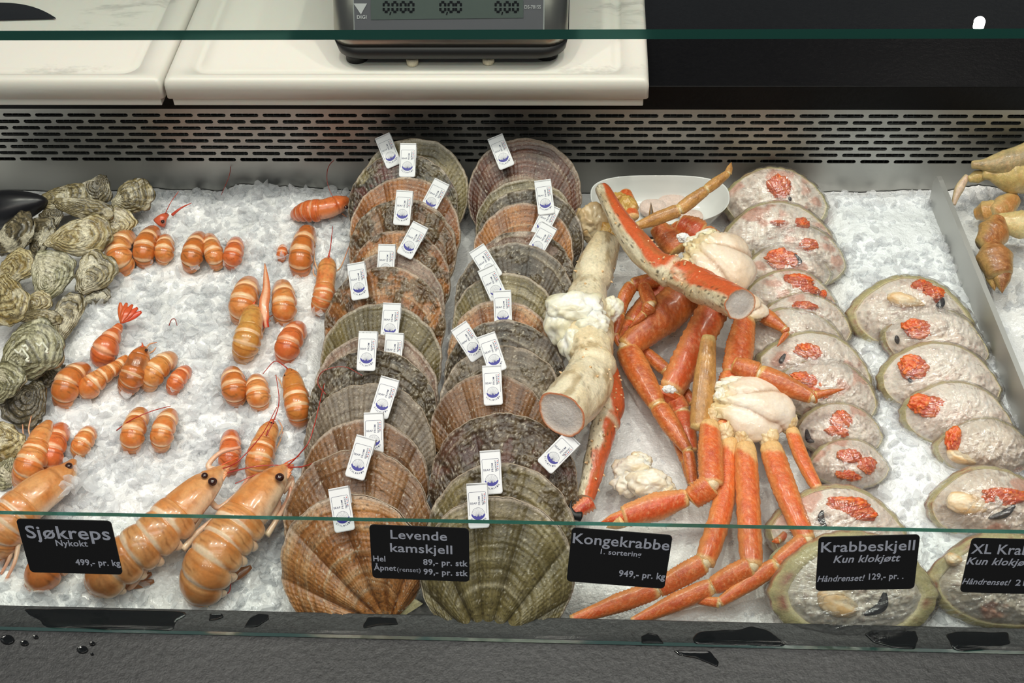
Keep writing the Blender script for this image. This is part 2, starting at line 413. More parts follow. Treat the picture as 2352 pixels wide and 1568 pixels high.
# ------------------------------------------------------------------ weighing scale
def scale():
    zb = ZTB
    pf = PZ(1030, 140, zb+.012)
    yf = pf[1]
    xl, xr = PZ(768, 110, zb+.02)[0], PZ(1306, 105, zb+.02)[0]
    t = thing('weighing_scale', 'steel and black digital weighing scale standing on the right cutting board', 'scale', ((xl+xr)/2, yf+.15, zb))
    def rrect(x0, x1, y0, y1, r, z, n=8, tilt=0):
        pts = []
        for cx, cy, a0 in ((x1-r, y0+r, -90), (x1-r, y1-r, 0), (x0+r, y1-r, 90), (x0+r, y0+r, 180)):
            for q in range(n):
                a = math.radians(a0+90*q/(n-1)); pts.append((cx+r*math.cos(a), cy+r*math.sin(a), z))
        return pts
    def loft(name, L, mat):
        V = np.array(L).reshape(-1, 3); m = len(L[0])
        return mk(name, V, [gf(len(L), m, True), np.array([np.arange(m)+(len(L)-1)*m]), np.array([np.arange(m)[::-1]])], mat, t)
    z0 = zb+.011; D = .30
    loft('base_tray', [rrect(xl+.012, xr-.012, yf+.006, yf+D, .03, z0), rrect(xl+.003, xr-.003, yf-.002, yf+D+.004, .03, z0+.006), rrect(xl, xr, yf-.004, yf+D+.006, .03, z0+.0205)], m_black)
    m_hous = metal('scale_steel', C(168, 165, 158), .3)
    zs = z0+.019; H = .075
    hous = loft('housing', [rrect(xl+.001, xr-.001, yf-.002, yf+D+.004, .028, zs), rrect(xl+.001, xr-.001, yf-.001, yf+D+.004, .028, zs+.014),
         rrect(xl+.002, xr-.002, yf+.035, yf+D, .026, zs+H), rrect(xl+.006, xr-.006, yf+.04, yf+D-.004, .024, zs+H+.004)], m_hous)
    # front fascia, slanted
    A = np.array([0, yf-.001, zs+.014]); B = np.array([0, yf+.035, zs+H]); u = (B-A)/np.linalg.norm(B-A); nrm = np.cross([1, 0, 0], u)
    def fp(px, py, off): return hitp(px, py, A+nrm*off, nrm)
    def quad(name, pts, off, mat, sublist=None, thick=.0012):
        q = np.array([fp(*p, off) for p in pts]); V = np.vstack([q, q-nrm*thick])
        o = mk(name, V, [np.array([[3, 2, 1, 0], [4, 5, 6, 7], [0, 1, 5, 4], [1, 2, 6, 5], [2, 3, 7, 6], [3, 0, 4, 7]])], mat, t, smooth=False); return o
    m_fas = pmat('fascia_grey', C(78, 78, 84), .45); m_lcd = pmat('lcd_glass', C(74, 84, 80), .3, spec=.2); m_let = pmat('fascia_letters', C(180, 182, 184), .5)
    quad('fascia_trim', [(809, -60), (1252, -60), (1250, 83), (813, 90)], .0008, pmat('trim_light', C(170, 172, 170), .35, .8))
    quad('fascia', [(811, -60), (1249, -60), (1247, 80), (815, 86)], .0014, m_fas)
    quad('lcd_display', [(851, -20), (1202, -20), (1202, 41), (852, 45)], .0022, m_lcd)
    # seven segment digits 0 with points
    def seg7(cx, cy, w, h):
        q = []
        def bar(xa, ya, xb, yb, th=2.6):
            d = np.array([xb-xa, yb-ya]); d /= np.linalg.norm(d); n = np.array([-d[1], d[0]])*th
            pts = [(xa+n[0], ya+n[1]), (xb+n[0], yb+n[1]), (xb-n[0], yb-n[1]), (xa-n[0], ya-n[1])]
            q.append(np.array([fp(x, y, .0028) for x, y in pts]))
        s = 2.0
        bar(cx-w+2, cy-h, cx+w-2, cy-h); bar(cx-w+2, cy+h, cx+w-2, cy+h)
        for sx in (-1, 1):
            bar(cx+sx*w, cy-h+2, cx+sx*w, cy-2); bar(cx+sx*w, cy+2, cx+sx*w, cy+h-2)
        return q
    qs = []
    for g in ([887, 907, 926, 944], [1017, 1036, 1053], [1144, 1165, 1184]):
        for cx in g: qs += seg7(cx, 16, 5.5, 11)
    for cx in (896, 1026, 1153):
        qs.append(np.array([fp(x, y, .0028) for x, y in ((cx, 27), (cx+3, 27), (cx+1, 34), (cx-2, 34))]))
    ms = pmat('lcd_segments', C(8, 10, 10), .8, spec=.0); cut = [0, 24, 42, 60]; pts_ = qs[60:]; qs = qs[:60]
    for gi in range(3):
        V = np.vstack(qs[cut[gi]:cut[gi+1]]+[pts_[gi]]); mk('lcd_readout', V, np.arange(len(V)).reshape(-1, 4), ms, t, smooth=False)
    O = fp(1000, 40, .0024); ex = np.array([1., 0, 0]); sc_ = mpp(O)
    def put(name, s, xa, xb, yb, hpx, **k):
        a = fp(xa, yb, .0022); b2 = fp(xb, yb, .0022)
        V, f = text_in(s, 0, np.linalg.norm(b2-a), 0, hpx*sc_, **k)
        W = a+V[:, :1]*ex+V[:, 1:2]*u
        mk(name, W, byn(f), m_let, t, smooth=False)
    put('maker_lettering', 'DIGI', 820, 842, 43, 8, bold=.02); put('model_lettering', 'DS-781SS', 1205, 1242, 20, 8)
    put('rating_lettering', 'Max 6/15kg   Min 40g   e=d=2/5g', 1086, 1195, 74, 6)
    tr = [fp(812, 8, .0022), fp(843, 8, .0022), fp(829, 33, .0022)]
    mk('triangle_emblem', np.array(tr), [np.array([[0, 2, 1]])], m_let, t, smooth=False)
    # feet
    for px, py in ((818, 146), (1255, 139)):
        p = PZ(px, py, zb); V, fs, _, _ = tube([p+[0, .012, 0], p+[0, .012, .014]], .0135, .0135, (0, 1, 0), 20); mk('foot', V, fs, m_black, t)
    for x in (xl+.03, xr-.03):
        V, fs, _, _ = tube([(x, yf+D-.03, zb), (x, yf+D-.03, zb+.014)], .0135, .0135, (0, 1, 0), 20); mk('foot', V, fs, m_black, t)
    m_cr = pmat('cream_knob', C(214, 204, 180), .5)
    for px, py in ((946, 149), (1121, 146)):
        p = PZ(px, py, zb+.004)+[0, .0065, 0]
        a = np.linspace(0, 2*np.pi, 48, endpoint=False); r = .0068*(1+.05*np.sign(np.sin(a*16)))
        L = [stk([p[0]+r*k*np.cos(a), p[1]+r*k*np.sin(a), np.full(48, p[2]+z)], 1) for k, z in ((.8, -.0035), (1, -.0025), (1, .004), (.4, .006))]
        V = np.vstack(L); mk('levelling_knob', V, [gf(4, 48, True), np.array([np.arange(48)+144]), np.array([np.arange(48)[::-1]])], m_cr, t)
    loft('platter', [rrect(xl-.01, xr+.01, yf+.05, yf+D+.01, .02, zs+H+.012), rrect(xl-.012, xr+.012, yf+.048, yf+D+.012, .02, zs+H+.022), rrect(xl-.008, xr+.008, yf+.052, yf+D+.008, .02, zs+H+.025)], m_hous)
    V, fs, _, _ = tube([((xl+xr)/2, yf+.17, zs+H+.003), ((xl+xr)/2, yf+.17, zs+H+.013)], .05, .05, (0, 1, 0), 24); mk('platter_support', V, fs, m_black, t)
scale()
# ------------------------------------------------------------------ knife on the left board
def knife():
    z = ZTB+.003
    tip = PZ(128, 42, z); be = PZ(-40, 46, z); sp = PZ(-40, 8, z); sm = PZ(40, 16, z)
    t = thing('kitchen_knife', 'dark bladed knife lying on the left cutting board, tip pointing right', 'knife', tuple(be))
    n = 24; s = np.linspace(0, 1, n)
    bot = be[None]*(1-s[:, None])+tip[None]*s[:, None]; w = np.linalg.norm(sp-be)
    up = (sp-be)/w
    top = bot+up[None]*(w*(1-s**3.2))[:, None]
    V = np.vstack([bot-[0, 0, .0001], top-[0, 0, .001], top+[0, 0, .001], bot+[0, 0, .0001]])
    mk('blade', V, [gf(4, n)], pmat('knife_steel', C(60, 62, 64), .3, .9), t, smooth=False)
    a = be+up*w*.5
    d = (be-tip)/np.linalg.norm(be-tip)
    V, fs, _, _ = tube([a, a+d*.05, a+d*.12], np.array([.012, .013, .014]), .008, (0, 0, 1), 14); mk('handle', V+[0, 0, .006], fs, m_black, t)
knife()
# ------------------------------------------------------------------ glass
m_pane = thinglass('clear_glass', (.965, .985, .978), 1.5, 0, .9)
m_pane2 = thinglass('shelf_glass', (.90, .93, .915), 1.5, 0, 1.)
m_edge = pmat('glass_edge', C(40, 92, 82), .12, Transmission_Weight=.35)
GL = math.radians(13)
g0 = PZ(1176, 1474, .001); GU = np.array([0, math.sin(GL), math.cos(GL)]); GN = np.array([0, -math.cos(GL), math.sin(GL)])
def G(px, py, off=0.): return hitp(px, py, g0+GN*off, GN)
gtop = G(1176, 1203); GH = (gtop-g0)@GU
def pane(name, label, o, ux, uy, nn, w, h, th, mat):
    """a sheet with the edge faces in edge material; o = centre of lower edge on its front face"""
    o = np.asarray(o, float); c = [o-ux*w/2, o+ux*w/2, o+ux*w/2+uy*h, o-ux*w/2+uy*h]; V = np.array(c+[q-nn*th for q in c])
    f = np.array([[0, 1, 2, 3], [7, 6, 5, 4], [1, 0, 4, 5], [2, 1, 5, 6], [3, 2, 6, 7], [0, 3, 7, 4]])
    g = mk(name, V-o, f, [mat, m_edge], None, smooth=False, mi=[0, 0, 1, 1, 1, 1]); g.location = o
    tag(g, label, 'glass pane'); return g
ex = np.array([1., 0, 0])
pane('glass_screen', 'low clear front pane standing on the slate ledge with price cards on it', g0, ex, GU, GN, 1.9, GH, .005, m_pane)
q = CAM+ray(1176, 68)*.86
q_shelf = q[2]
pane('glass_shelf', 'clear glass top shelf with a dark green edge across the top', q, ex, np.array([0, 1., 0]), np.array([0, 0, 1.]), 1.9, .5, .0075, m_pane2)
# two steel posts hold the top glass outside the frame
for sx in (-1, 1):
    V, f = box((sx*.93, q[1]+.1, (q[2]-.006)/2), (.02, .03, q[2]-.006), None, .002)
    tag(mk('glass_support', V, byn(f), m_steel, smooth=False), 'upright steel post holding the %s end of the top glass shelf' % ('left' if sx < 0 else 'right'), 'post')
# ------------------------------------------------------------------ price cards
m_card = pmat('card_black', C(17, 18, 20), .5, Coat_Weight=.15); m_let = pmat('card_lettering', C(176, 182, 196), .6)
def card(c, lines, label):
    tl, tr, bl = [G(*p, .0006) for p in c]
    e1 = tr-tl; w = np.linalg.norm(e1); e1 /= w; e2 = np.cross(GN, e1); h = abs((tl-bl)@e2); r = .0042
    t = thing('price_card', label, 'price card', tuple(bl), 'black price cards on the front pane')
    O = tl-e2*h
    pts = []
    for cx, cy, a0 in ((w-r, r, -90), (w-r, h-r, 0), (r, h-r, 90), (r, r, 180)):
        for k in range(7):
            a = math.radians(a0+15*k); pts.append((cx+r*math.cos(a), cy+r*math.sin(a)))
    m = len(pts); A = np.array([O+e1*x+e2*y for x, y in pts]); V = np.vstack([A, A+GN*.001])
    j = np.arange(m); k = (j+1) % m
    mk('card', V, [np.array([j[::-1], j+m]), stk([j, k, k+m, j+m], 1)], m_card, t, smooth=False)
    for (s, x0, x1, y, hh, bold, sh) in lines:
        X, f = text_in(s, x0*w, x1*w, h-y*h, hh*h, bold, sh)
        W = O+GN*.0013+X[:, :1]*e1+X[:, 1:2]*e2
        mk('lettering', W, byn(f), m_let, t, smooth=False)
card([(37, 1190), (255, 1195), (60, 1312)], [('Sjøkreps', .07, .96, .34, .235, .016, 0), ('Nykokt', .36, .70, .475, .115, .02, 0), ('499,- pr. kg', .52, 1.0, .83, .115, .025, 0)], 'black price card reading Sjøkreps at the left end of the front pane')
card([(848, 1203), (1077, 1212), (853, 1325)], [('Levende', .21, .78, .235, .165, .014, 0), ('kamskjell', .20, .83, .48, .165, .014, 0), ('Hel', .02, .145, .67, .105, .02, 0), ('89,- pr. stk', .53, .985, .70, .11, .025, 0), ('Åpnet', .02, .25, .84, .105, .02, 0), ('(renset)', .26, .50, .85, .085, .0, 0), ('99,- pr. stk', .53, .985, .885, .11, .025, 0)], 'black price card reading Levende kamskjell in front of the scallops')
card([(1314, 1210), (1545, 1228), (1305, 1333)], [('Kongekrabbe', .02, .985, .27, .19, .014, 0), ('1. sortering', .31, .72, .43, .095, .018, 0), ('949,- pr. kg', .52, .99, .82, .12, .025, 0)], 'black price card reading Kongekrabbe in front of the crab legs')
card([(1880, 1232), (2113, 1226), (1874, 1355)], [('Krabbeskjell', .03, .96, .27, .19, .014, 0), ('Kun klokjøtt', .16, .83, .47, .135, .02, .25), ('Håndrenset!', .01, .49, .82, .115, .016, .25), ('129,- pr. .', .53, .88, .80, .115, .022, 0)], 'black price card reading Krabbeskjell in front of the stuffed crab shells')
card([(2232, 1234), (2464, 1240), (2213, 1358)], [('XL Krabbeskjell', .02, 1.1, .27, .18, .014, 0), ('Kun klokjøtt', .0, .68, .47, .13, .02, .25), ('Håndrenset!', .0, .49, .84, .11, .016, .25), ('219,-', .54, .78, .84, .115, .022, 0)], 'black price card reading XL Krab, cut off by the right edge')
# ------------------------------------------------------------------ puddles and drops on the ledge
m_water = pmat('standing_water', (.004, .0045, .005), .04, Specular_IOR_Level=.8)
def puddle(poly, label, z=.0, hgt=.0013, group='puddles on the slate ledge', seed=0):
    pts = np.array([PZ(x, y, z) for x, y in poly]); c = pts.mean(0); m = 90
    cl = np.vstack([pts, pts[:1]]); seg = np.linalg.norm(np.diff(cl, axis=0), axis=1); S = np.concatenate([[0], np.cumsum(seg)]); s = np.linspace(0, S[-1], m, endpoint=False)
    R = stk([np.interp(s, S, cl[:, k]) for k in range(3)], 1)
    nz = fbm(np.column_stack([R[:, 0]*160, R[:, 1]*160, np.full(m, seed+3.3)]), 3)
    R = c+(R-c)*(1+.05*nz[:, None])
    for _ in range(1): R = (R+np.roll(R, 1, 0)+np.roll(R, -1, 0))/3
    R[:, 1] = np.minimum(R[:, 1], -.0015)
    L = [np.column_stack([R[:, :2], np.full(m, z)])]
    for k, zz in ((.985, .6), (.96, .95), (.92, 1.), (.8, .85), (.5, .8)):
        d = c+(R-c)*k; L.append(np.column_stack([d[:, :2], np.full(m, z+hgt*zz)]))
    V = np.vstack(L)
    o = mk('puddle', V-c, [gf(len(L), m, True), np.array([np.arange(m)+(len(L)-1)*m])], m_water); o.location = c
    tag(o, label, 'puddle', group)
puddle([(45, 1398), (250, 1400), (425, 1404), (432, 1415), (405, 1425), (400, 1450), (330, 1445), (250, 1447), (180, 1440), (110, 1441), (88, 1425)], 'long dark puddle on the ledge below the langoustines', seed=1)
puddle([(482, 1410), (512, 1410), (514, 1417), (498, 1424), (480, 1425)], 'small puddle on the ledge just right of the long left puddle', seed=2)
puddle([(575, 1420), (595, 1410), (618, 1412), (618, 1422), (590, 1440), (560, 1441)], 'small slanted puddle on the ledge left of the scallops', seed=3)
puddle([(845, 1417), (908, 1419), (914, 1434), (870, 1436), (836, 1443), (832, 1436)], 'half round puddle on the ledge below the left scallop', seed=4)
puddle([(1472, 1462), (1490, 1454), (1510, 1458), (1524, 1478), (1474, 1478)], 'rounded puddle touching the glass below the Kongekrabbe card', seed=5)
puddle([(1590, 1468), (1600, 1452), (1660, 1447), (1700, 1447), (1725, 1438), (1745, 1442), (1770, 1450), (1806, 1478), (1790, 1484), (1595, 1480)], 'ragged wide puddle behind the glass left of the stuffed shells', seed=6)
puddle([(1545, 1494), (1630, 1495), (1651, 1520), (1646, 1531), (1600, 1512), (1560, 1505)], 'puddle in front of the glass with a curved wet edge', seed=7)
puddle([(1985, 1456), (2000, 1446), (2105, 1449), (2110, 1470), (2103, 1492), (2050, 1488), (2005, 1476)], 'dark puddle behind the glass below the Krabbeskjell card', seed=8)
puddle([(2172, 1458), (2190, 1450), (2320, 1453), (2318, 1478), (2270, 1490), (2215, 1496), (2190, 1494)], 'dark puddle at the right end of the ledge', seed=9)
def drop(px, py, r, label): 
    a = np.linspace(0, 2*np.pi, 14, endpoint=False)
    puddle([(px+r*math.cos(k), py+r*.62*math.sin(k)) for k in a], label, 0, .0022, 'water drops in front of the glass', px)
drop(190, 1493, 13, 'largest round drop in front of the glass at the left'); drop(213, 1479, 7, 'small round drop up right of the largest drop'); drop(57, 1478, 10, 'oval drop near the left edge of the ledge')
drop(18, 1470, 17, 'elongated drop at the left edge of the ledge'); drop(212, 1503, 4, 'tiny drop right of the largest drop'); drop(83, 1464, 6, 'tiny drop against the glass near the left edge')
# ------------------------------------------------------------------ scallops with tags
def local(fr, X, o):
    """fr = (ex, u, n) rows"""
    return o+X[:, :1]*fr[0]+X[:, 1:2]*fr[1]+X[:, 2:3]*fr[2]
TW, THh = .0203, .0432
def tag_shapes():
    w, h, r = TW, THh, .0028
    def outline(x0, x1, y0, y1, r, nb=6):
        pts = []
        for cx, cy, a0 in ((x1-r, y0+r, -90), (x1-.0004, y1-.0004, 0), (x0+.0004, y1-.0004, 90), (x0+r, y0+r, 180)):
            rr = r if cy == y0+r else .0004
            for k in range(nb): a = math.radians(a0+90*k/(nb-1)); pts.append((cx+rr*math.cos(a), cy+rr*math.sin(a)))
        return np.array(pts)
    def slab(o, z0, z1, b=.0004):
        m = len(o); c = o.mean(0); i = c+(o-c)*(1-b/.010)
        L = [np.column_stack([i, np.full(m, z0)]), np.column_stack([o, np.full(m, z0+b)]), np.column_stack([o, np.full(m, z1-b)]), np.column_stack([i, np.full(m, z1)])]
        return np.vstack(L), [gf(4, m, True), np.array([np.arange(m)[::-1], np.arange(m)+3*m])]
    parts = [slab(outline(-w/2, w/2, -h, 0, r), 0, .0018), slab(outline(-w/2, w/2, -h*.42, 0, r), -.0062, -.0048), slab(np.array([(-w/2, -.0022), (w/2, -.0022), (w/2, 0), (-w/2, 0)]), -.0062, .0018)]
    body = join(parts)
    z = .00195
    def strip(pts, th):
        pts = np.array(pts, float); T = np.gradient(pts, axis=0); T /= np.linalg.norm(T, axis=1)[:, None]+1e-12; n = np.column_stack([-T[:, 1], T[:, 0]])*th/2
        V = np.vstack([np.column_stack([pts+n, np.full(len(pts), z)]), np.column_stack([pts-n, np.full(len(pts), z)])]); m = len(pts); j = np.arange(m-1)
        return V, [stk([j, j+1, j+1+m, j+m], 1)]
    X = lambda a, b: (-w/2+a*w, -b*h)
    def arc(cx, cy, rx, ry, a0, a1, n=10): return [(cx+rx*math.cos(math.radians(a0+(a1-a0)*k/(n-1))), cy+ry*math.sin(math.radians(a0+(a1-a0)*k/(n-1)))) for k in range(n)]
    rr = .0014
    fr = [X(.09, .72)]+arc(X(.09, .2)[0]+rr, X(.09, .2)[1]-rr, rr, rr, 180, 90, 6)+arc(X(.91, .2)[0]-rr, X(.91, .2)[1]-rr, rr, rr, 90, 0, 6)+[X(.91, .68)]
    ink = [strip(fr, .0003)]
    def txt(s, a, b, y, hh, rot=False, at=None):
        V, f = text_in(s, a, b, y, hh, .008)
        if rot: V = np.column_stack([-V[:, 1], V[:, 0], V[:, 2]])
        if at is not None: V[:, :2] += at
        V[:, 2] = z+.00002; return V, f
    ink.append(txt('SEAF', X(.13, 0)[0], X(.47, 0)[0], X(0, .47)[1], h*.045))
    ink.append(txt('FROM', 0, h*.19, 0, h*.045, True, X(.62, .49)))
    ink.append(txt('NORWAY', 0, h*.255, 0, h*.045, True, X(.79, .49)))
    ink.append(txt('D', X(.78, 0)[0], X(.87, 0)[0], X(0, .47)[1], h*.04))
    cx, cy = X(.5, .69); R = w*.30
    ink.append(strip(arc(cx, cy, R, R*1.02, 200, -20, 24), .00022))
    for k in range(-6, 7):
        a = math.radians(90+k*14); ink.append(strip([(cx, cy-R*.45), (cx+.98*R*math.cos(a), cy+.98*R*math.sin(a))], .00013))
    for i, ch in enumerate('SCALMARIN'):
        a = math.radians(-142+i*13); V, f = text_in(ch, -.0006, .0006, 0, h*.042, .01)
        ca, sa = math.cos(a+math.pi/2), math.sin(a+math.pi/2); q = V.copy(); V[:, 0] = cx+1.52*R*math.cos(a)+q[:, 0]*ca-q[:, 1]*sa; V[:, 1] = cy+.1*R+1.52*R*math.sin(a)+q[:, 0]*sa+q[:, 1]*ca; V[:, 2] = z+.00002; ink.append((V, f))
    bl = []
    n = 20; a = np.radians(np.linspace(188, 352, n)); o = np.column_stack([cx+1.12*R*np.cos(a), cy+.1*R+1.0*R*np.sin(a)]); inn = np.column_stack([cx+.98*R*np.cos(a), cy+.15*R+.55*R*np.sin(a)*(.75+.25*np.abs(np.sin(a*6)))])
    V = np.column_stack([np.vstack([o, inn]), np.full(2*n, z+.00003)]); j = np.arange(n-1); bl.append((V, [stk([j, j+1, j+1+n, j+n], 1)]))
    bl.append((np.array([[cx-.12*R, cy-.75*R, z+.00005], [cx+.12*R, cy-.75*R, z+.00005], [cx, cy+.1*R, z+.00005]]), [np.array([[0, 1, 2]])]))
    sq = [[], []]
    for k in range(5):
        x, y = X(.84, .255+.042*k); s = .0005
        V = np.array([[x-s*.8, y-s*1.1, z], [x+s*.8, y-s*1.1, z], [x+s*.8, y+s*1.1, z], [x-s*.8, y+s*1.1, z]]); sq[k % 2].append((V, [np.array([[0, 1, 2, 3]])]))
    bl += sq[1]
    return body, join(ink), join(bl), join(sq[0])
TAG = tag_shapes()
def put_tag(root, fr, o):
    """fr rows: right, up, normal.  o: top centre"""
    b = mk('tag', local(fr, TAG[0][0], o), TAG[0][1], m_wht, root, smooth=False)
    b['label'] = 'white plastic tag clipped over the rim'
    for nm, (V, f), m in (('lettering', TAG[1], m_ink), ('shell_emblem', TAG[2], m_blue), ('flag_squares', TAG[3], m_red)):
        sub(nm, local(fr, V, o), f, m, b, root, smooth=False)
def scallop(top, L, R, e, roll, pal, label, seed, grp, tg=None, crust=0., ribs=1., edge=.6, dh=0., dome=1., bark=None, patch=False):
    cx = (L+R)/2; e = math.radians(e)
    u0 = np.array([0, math.cos(e), math.sin(e)]); n0 = np.array([0, -math.sin(e), math.cos(e)]); x0 = np.array([1., 0, 0])
    rad = .07; 
    for _ in range(4):
        hT = 1.9*rad*math.sin(e-math.radians(4))+dh; T = P(cx, top, hT); ctr = T-rad*u0; rad = (R-L)/2*mpp(ctr)
    rho = math.radians(roll); X = x0*math.cos(rho)+u0*math.sin(rho); Y = -x0*math.sin(rho)+u0*math.cos(rho); fr = (X, Y, n0)
    t_ = thing('scallop', label, 'scallop', tuple(ctr-Y*rad*.9-n0*.01), grp)
    na, nt = 260, 96
    a = np.radians(np.linspace(-152, 152, na))[None]; t = (np.linspace(0, 1, nt)**.8)[:, None]
    H = np.array([0, -.98*rad]); N1 = fbm(stk([np.cos(a[0])*2+seed, np.sin(a[0])*2, 0*a[0]], -1), 3)
    rim = rad*(1+.018*N1[None]+.014*np.abs(np.cos(a*7.5))+.006*fbm(stk([np.cos(a[0])*14+seed, np.sin(a[0])*14, 0*a[0]], -1), 2)[None])
    rx, ry = rim*np.sin(a), rim*np.cos(a)*.985
    x = H[0]+t*(rx-H[0]); y = H[1]+t*(ry-H[1]); ph = a/2+0*t
    A = a+0*t; Tt = t+0*a
    edgefade = sst(0, 14, 152-np.degrees(np.abs(A)))
    D = dome*.13*rad*np.sin(np.pi*np.clip(Tt, 0, 1)**.75)*np.cos(A/2*.9)**.6
    rib = (np.abs(np.cos(ph*8.5+.3))**.7)*.05*rad*ribs*sst(0.02, .3, Tt)*edgefade*(1-.3*sst(.6, 1, Tt))+.006*rad*np.abs(np.sin(ph*68))*edgefade*sst(.1, .5, Tt)
    w = fbm(stk([x/rad*1.5+seed*7, y/rad*1.5, 0*x], -1), 3)
    ring = fbm(stk([Tt*26+w*.5, ph*.6+seed, 0*x], -1), 4)
    gl = sst(.68, .70, Tt+.01*w)*.6+sst(.84, .85, Tt+.008*w)*.6
    fine = fbm(stk([Tt*95+w*1.5, ph*1.2+seed, 0*x], -1), 3)
    z = D+rib+ring*.008*rad+fine*.004*rad-gl*.012*rad+.012*rad
    cn = fbm(stk([x/rad*5+seed*3, y/rad*5, 0*x+seed], -1), 5)
    cm = sst(.80-crust, 1.15-crust, cn*.7+.5+.25*sst(.5, 1, Tt)) if crust > 0 else 0*cn
    z = z+cm*.028*rad*np.abs(fbm(stk([x/rad*13, y/rad*13, 0*x+seed], -1), 6, .62))
    V = stk([x, y, z], -1).reshape(-1, 3)
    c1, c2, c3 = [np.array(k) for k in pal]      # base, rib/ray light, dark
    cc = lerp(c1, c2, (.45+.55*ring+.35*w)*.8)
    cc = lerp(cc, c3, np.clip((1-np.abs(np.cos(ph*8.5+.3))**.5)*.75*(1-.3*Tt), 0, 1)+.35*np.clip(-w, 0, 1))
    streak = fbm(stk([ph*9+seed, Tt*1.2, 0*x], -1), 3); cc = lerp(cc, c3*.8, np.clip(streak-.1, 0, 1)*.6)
    cc = lerp(cc, C(188, 176, 150), np.clip(ring-.3, 0, 1)*.45)
    cc = lerp(cc, C(178, 170, 140), (1-sst(0, .12, Tt))*.8)
    cc = lerp(cc, C(190, 176, 160), sst(.972, .99, Tt+.006*w)*edge)
    if patch: pn = fbm(stk([x/rad*1.6+seed, y/rad*1.6, 0*x+6], -1), 5, .6); cc = lerp(cc, C(186, 178, 152), sst(-.1, .3, pn)*.85); cc = lerp(cc, C(34, 28, 24), sst(.15, .4, -pn)*.9); cc = lerp(cc, C(92, 40, 34), sst(.5, .8, -pn)*.8)
    if crust > 0:
        v2 = fbm(stk([x/rad*6, y/rad*6, 0*x+9], -1), 6, .7); v3 = fbm(stk([x/rad*34, y/rad*34, 0*x+seed], -1), 4, .7); kc = lerp(C(58, 48, 34), C(96, 82, 56), v2*.7+.4+.3*v3); kc = lerp(kc, C(176, 168, 150), sst(.75, .95, v3)*.8)
        if bark is not None: kc = lerp(kc, bark, sst(0, .5, w))
        cc = lerp(cc, c3, np.clip(-.1-fine, 0, 1)*.5); cc = cc*(1-cm[..., None]*.8)+kc*cm[..., None]*.8
    else: cc = lerp(cc, c3, np.clip(-.1-fine, 0, 1)*.5)
    sp = fbm(stk([x/rad*30+seed, y/rad*30, 0*x+4], -1), 4, .7); cc = lerp(cc, C(196, 186, 166), sst(.95, 1.15, sp)*.7); cc = lerp(cc, C(58, 44, 28), sst(.55, .9, -sp)*.6)
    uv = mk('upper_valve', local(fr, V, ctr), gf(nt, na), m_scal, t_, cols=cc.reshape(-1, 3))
    # skirt + lower valve
    nt2 = 16; t2 = np.linspace(1, 0, nt2)[:, None]; k = 1.012
    x2 = H[0]+t2*(rx*k-H[0]); y2 = H[1]+t2*(ry*k-H[1]); z2 = -.0015-.15*rad*np.sin(np.pi*np.clip(t2, 0, 1)**.7)*np.cos(a/2*.9)**.6
    Lr = [stk([rx[0], ry[0], np.full(na, .0)], -1), stk([rx[0]*1.012, ry[0]*1.012, np.full(na, -.0005)], -1)]+[stk([x2[i], y2[i], z2[i]+0*x2[i]], -1) for i in range(nt2)]
    Vl = np.vstack(Lr); cl = np.repeat(np.array([C(180, 166, 148)*.9, C(150, 130, 110)]+[c1*.9]*nt2), na, 0)
    mk('lower_valve', local(fr, Vl, ctr), gf(nt2+2, na), m_scal, t_, cols=cl)
    # ears at the hinge
    g = 12; gx, gy = np.meshgrid(np.linspace(-1, 1, g*2), np.linspace(0, 1, g)); ex_ = gx*rad*(.56-.16*gy); ey_ = H[1]-.01*rad+gy*.34*rad
    Ve = stk([ex_, ey_, .006*rad+.03*rad*(1-np.abs(gx))+.006*rad*np.sin(gx*30)], -1).reshape(-1, 3)
    ce = np.repeat([C(168, 158, 118)], len(Ve), 0)*(1+.15*np.sin(ey_.reshape(-1, 1)/rad*60))
    Vb = Ve.copy(); Vb[:, 2] -= .03*rad; E_ = [gf(g, 2*g), gf(g, 2*g)[:, ::-1]+len(Ve)]
    mk('ear', local(fr, np.vstack([Ve, Vb]), ctr), np.vstack(E_), m_scal, t_, cols=np.vstack([ce, ce]))
    # grit and barnacle bits
    if tg:
        for (px, py, qx, qy) in (tg if isinstance(tg, list) else [tg]):
            off = ctr+n0*(.135*rad*dome+.0035+(.0075 if crust else 0))
            a1 = hitp(px, py, off, n0); a2 = hitp(qx, qy, off, n0); up = (a1-a2); ln = np.linalg.norm(up); up /= ln
            nn = n0*.985+up*.17; nn /= np.linalg.norm(nn); rt = np.cross(up, nn); rt /= np.linalg.norm(rt); up2 = np.cross(nn, rt)
            put_tag(t_, (rt, up2, nn), a1)
    return t_
BR = (C(126, 84, 44), C(154, 112, 70), C(74, 46, 24)); ORA = (C(158, 98, 44), C(184, 130, 74), C(104, 58, 26)); OLV = (C(112, 98, 56), C(142, 128, 86), C(68, 58, 32))
GRY = (C(112, 98, 80), C(148, 134, 116), C(74, 62, 46)); PNK = (C(136, 108, 90), C(170, 146, 128), C(90, 66, 52)); RED = (C(94, 56, 42), C(120, 78, 58), C(56, 38, 32)); DRK = (C(78, 64, 50), C(112, 98, 80), C(42, 36, 26))
GL_, GR_ = 'scallops in the left row', 'scallops in the right row'
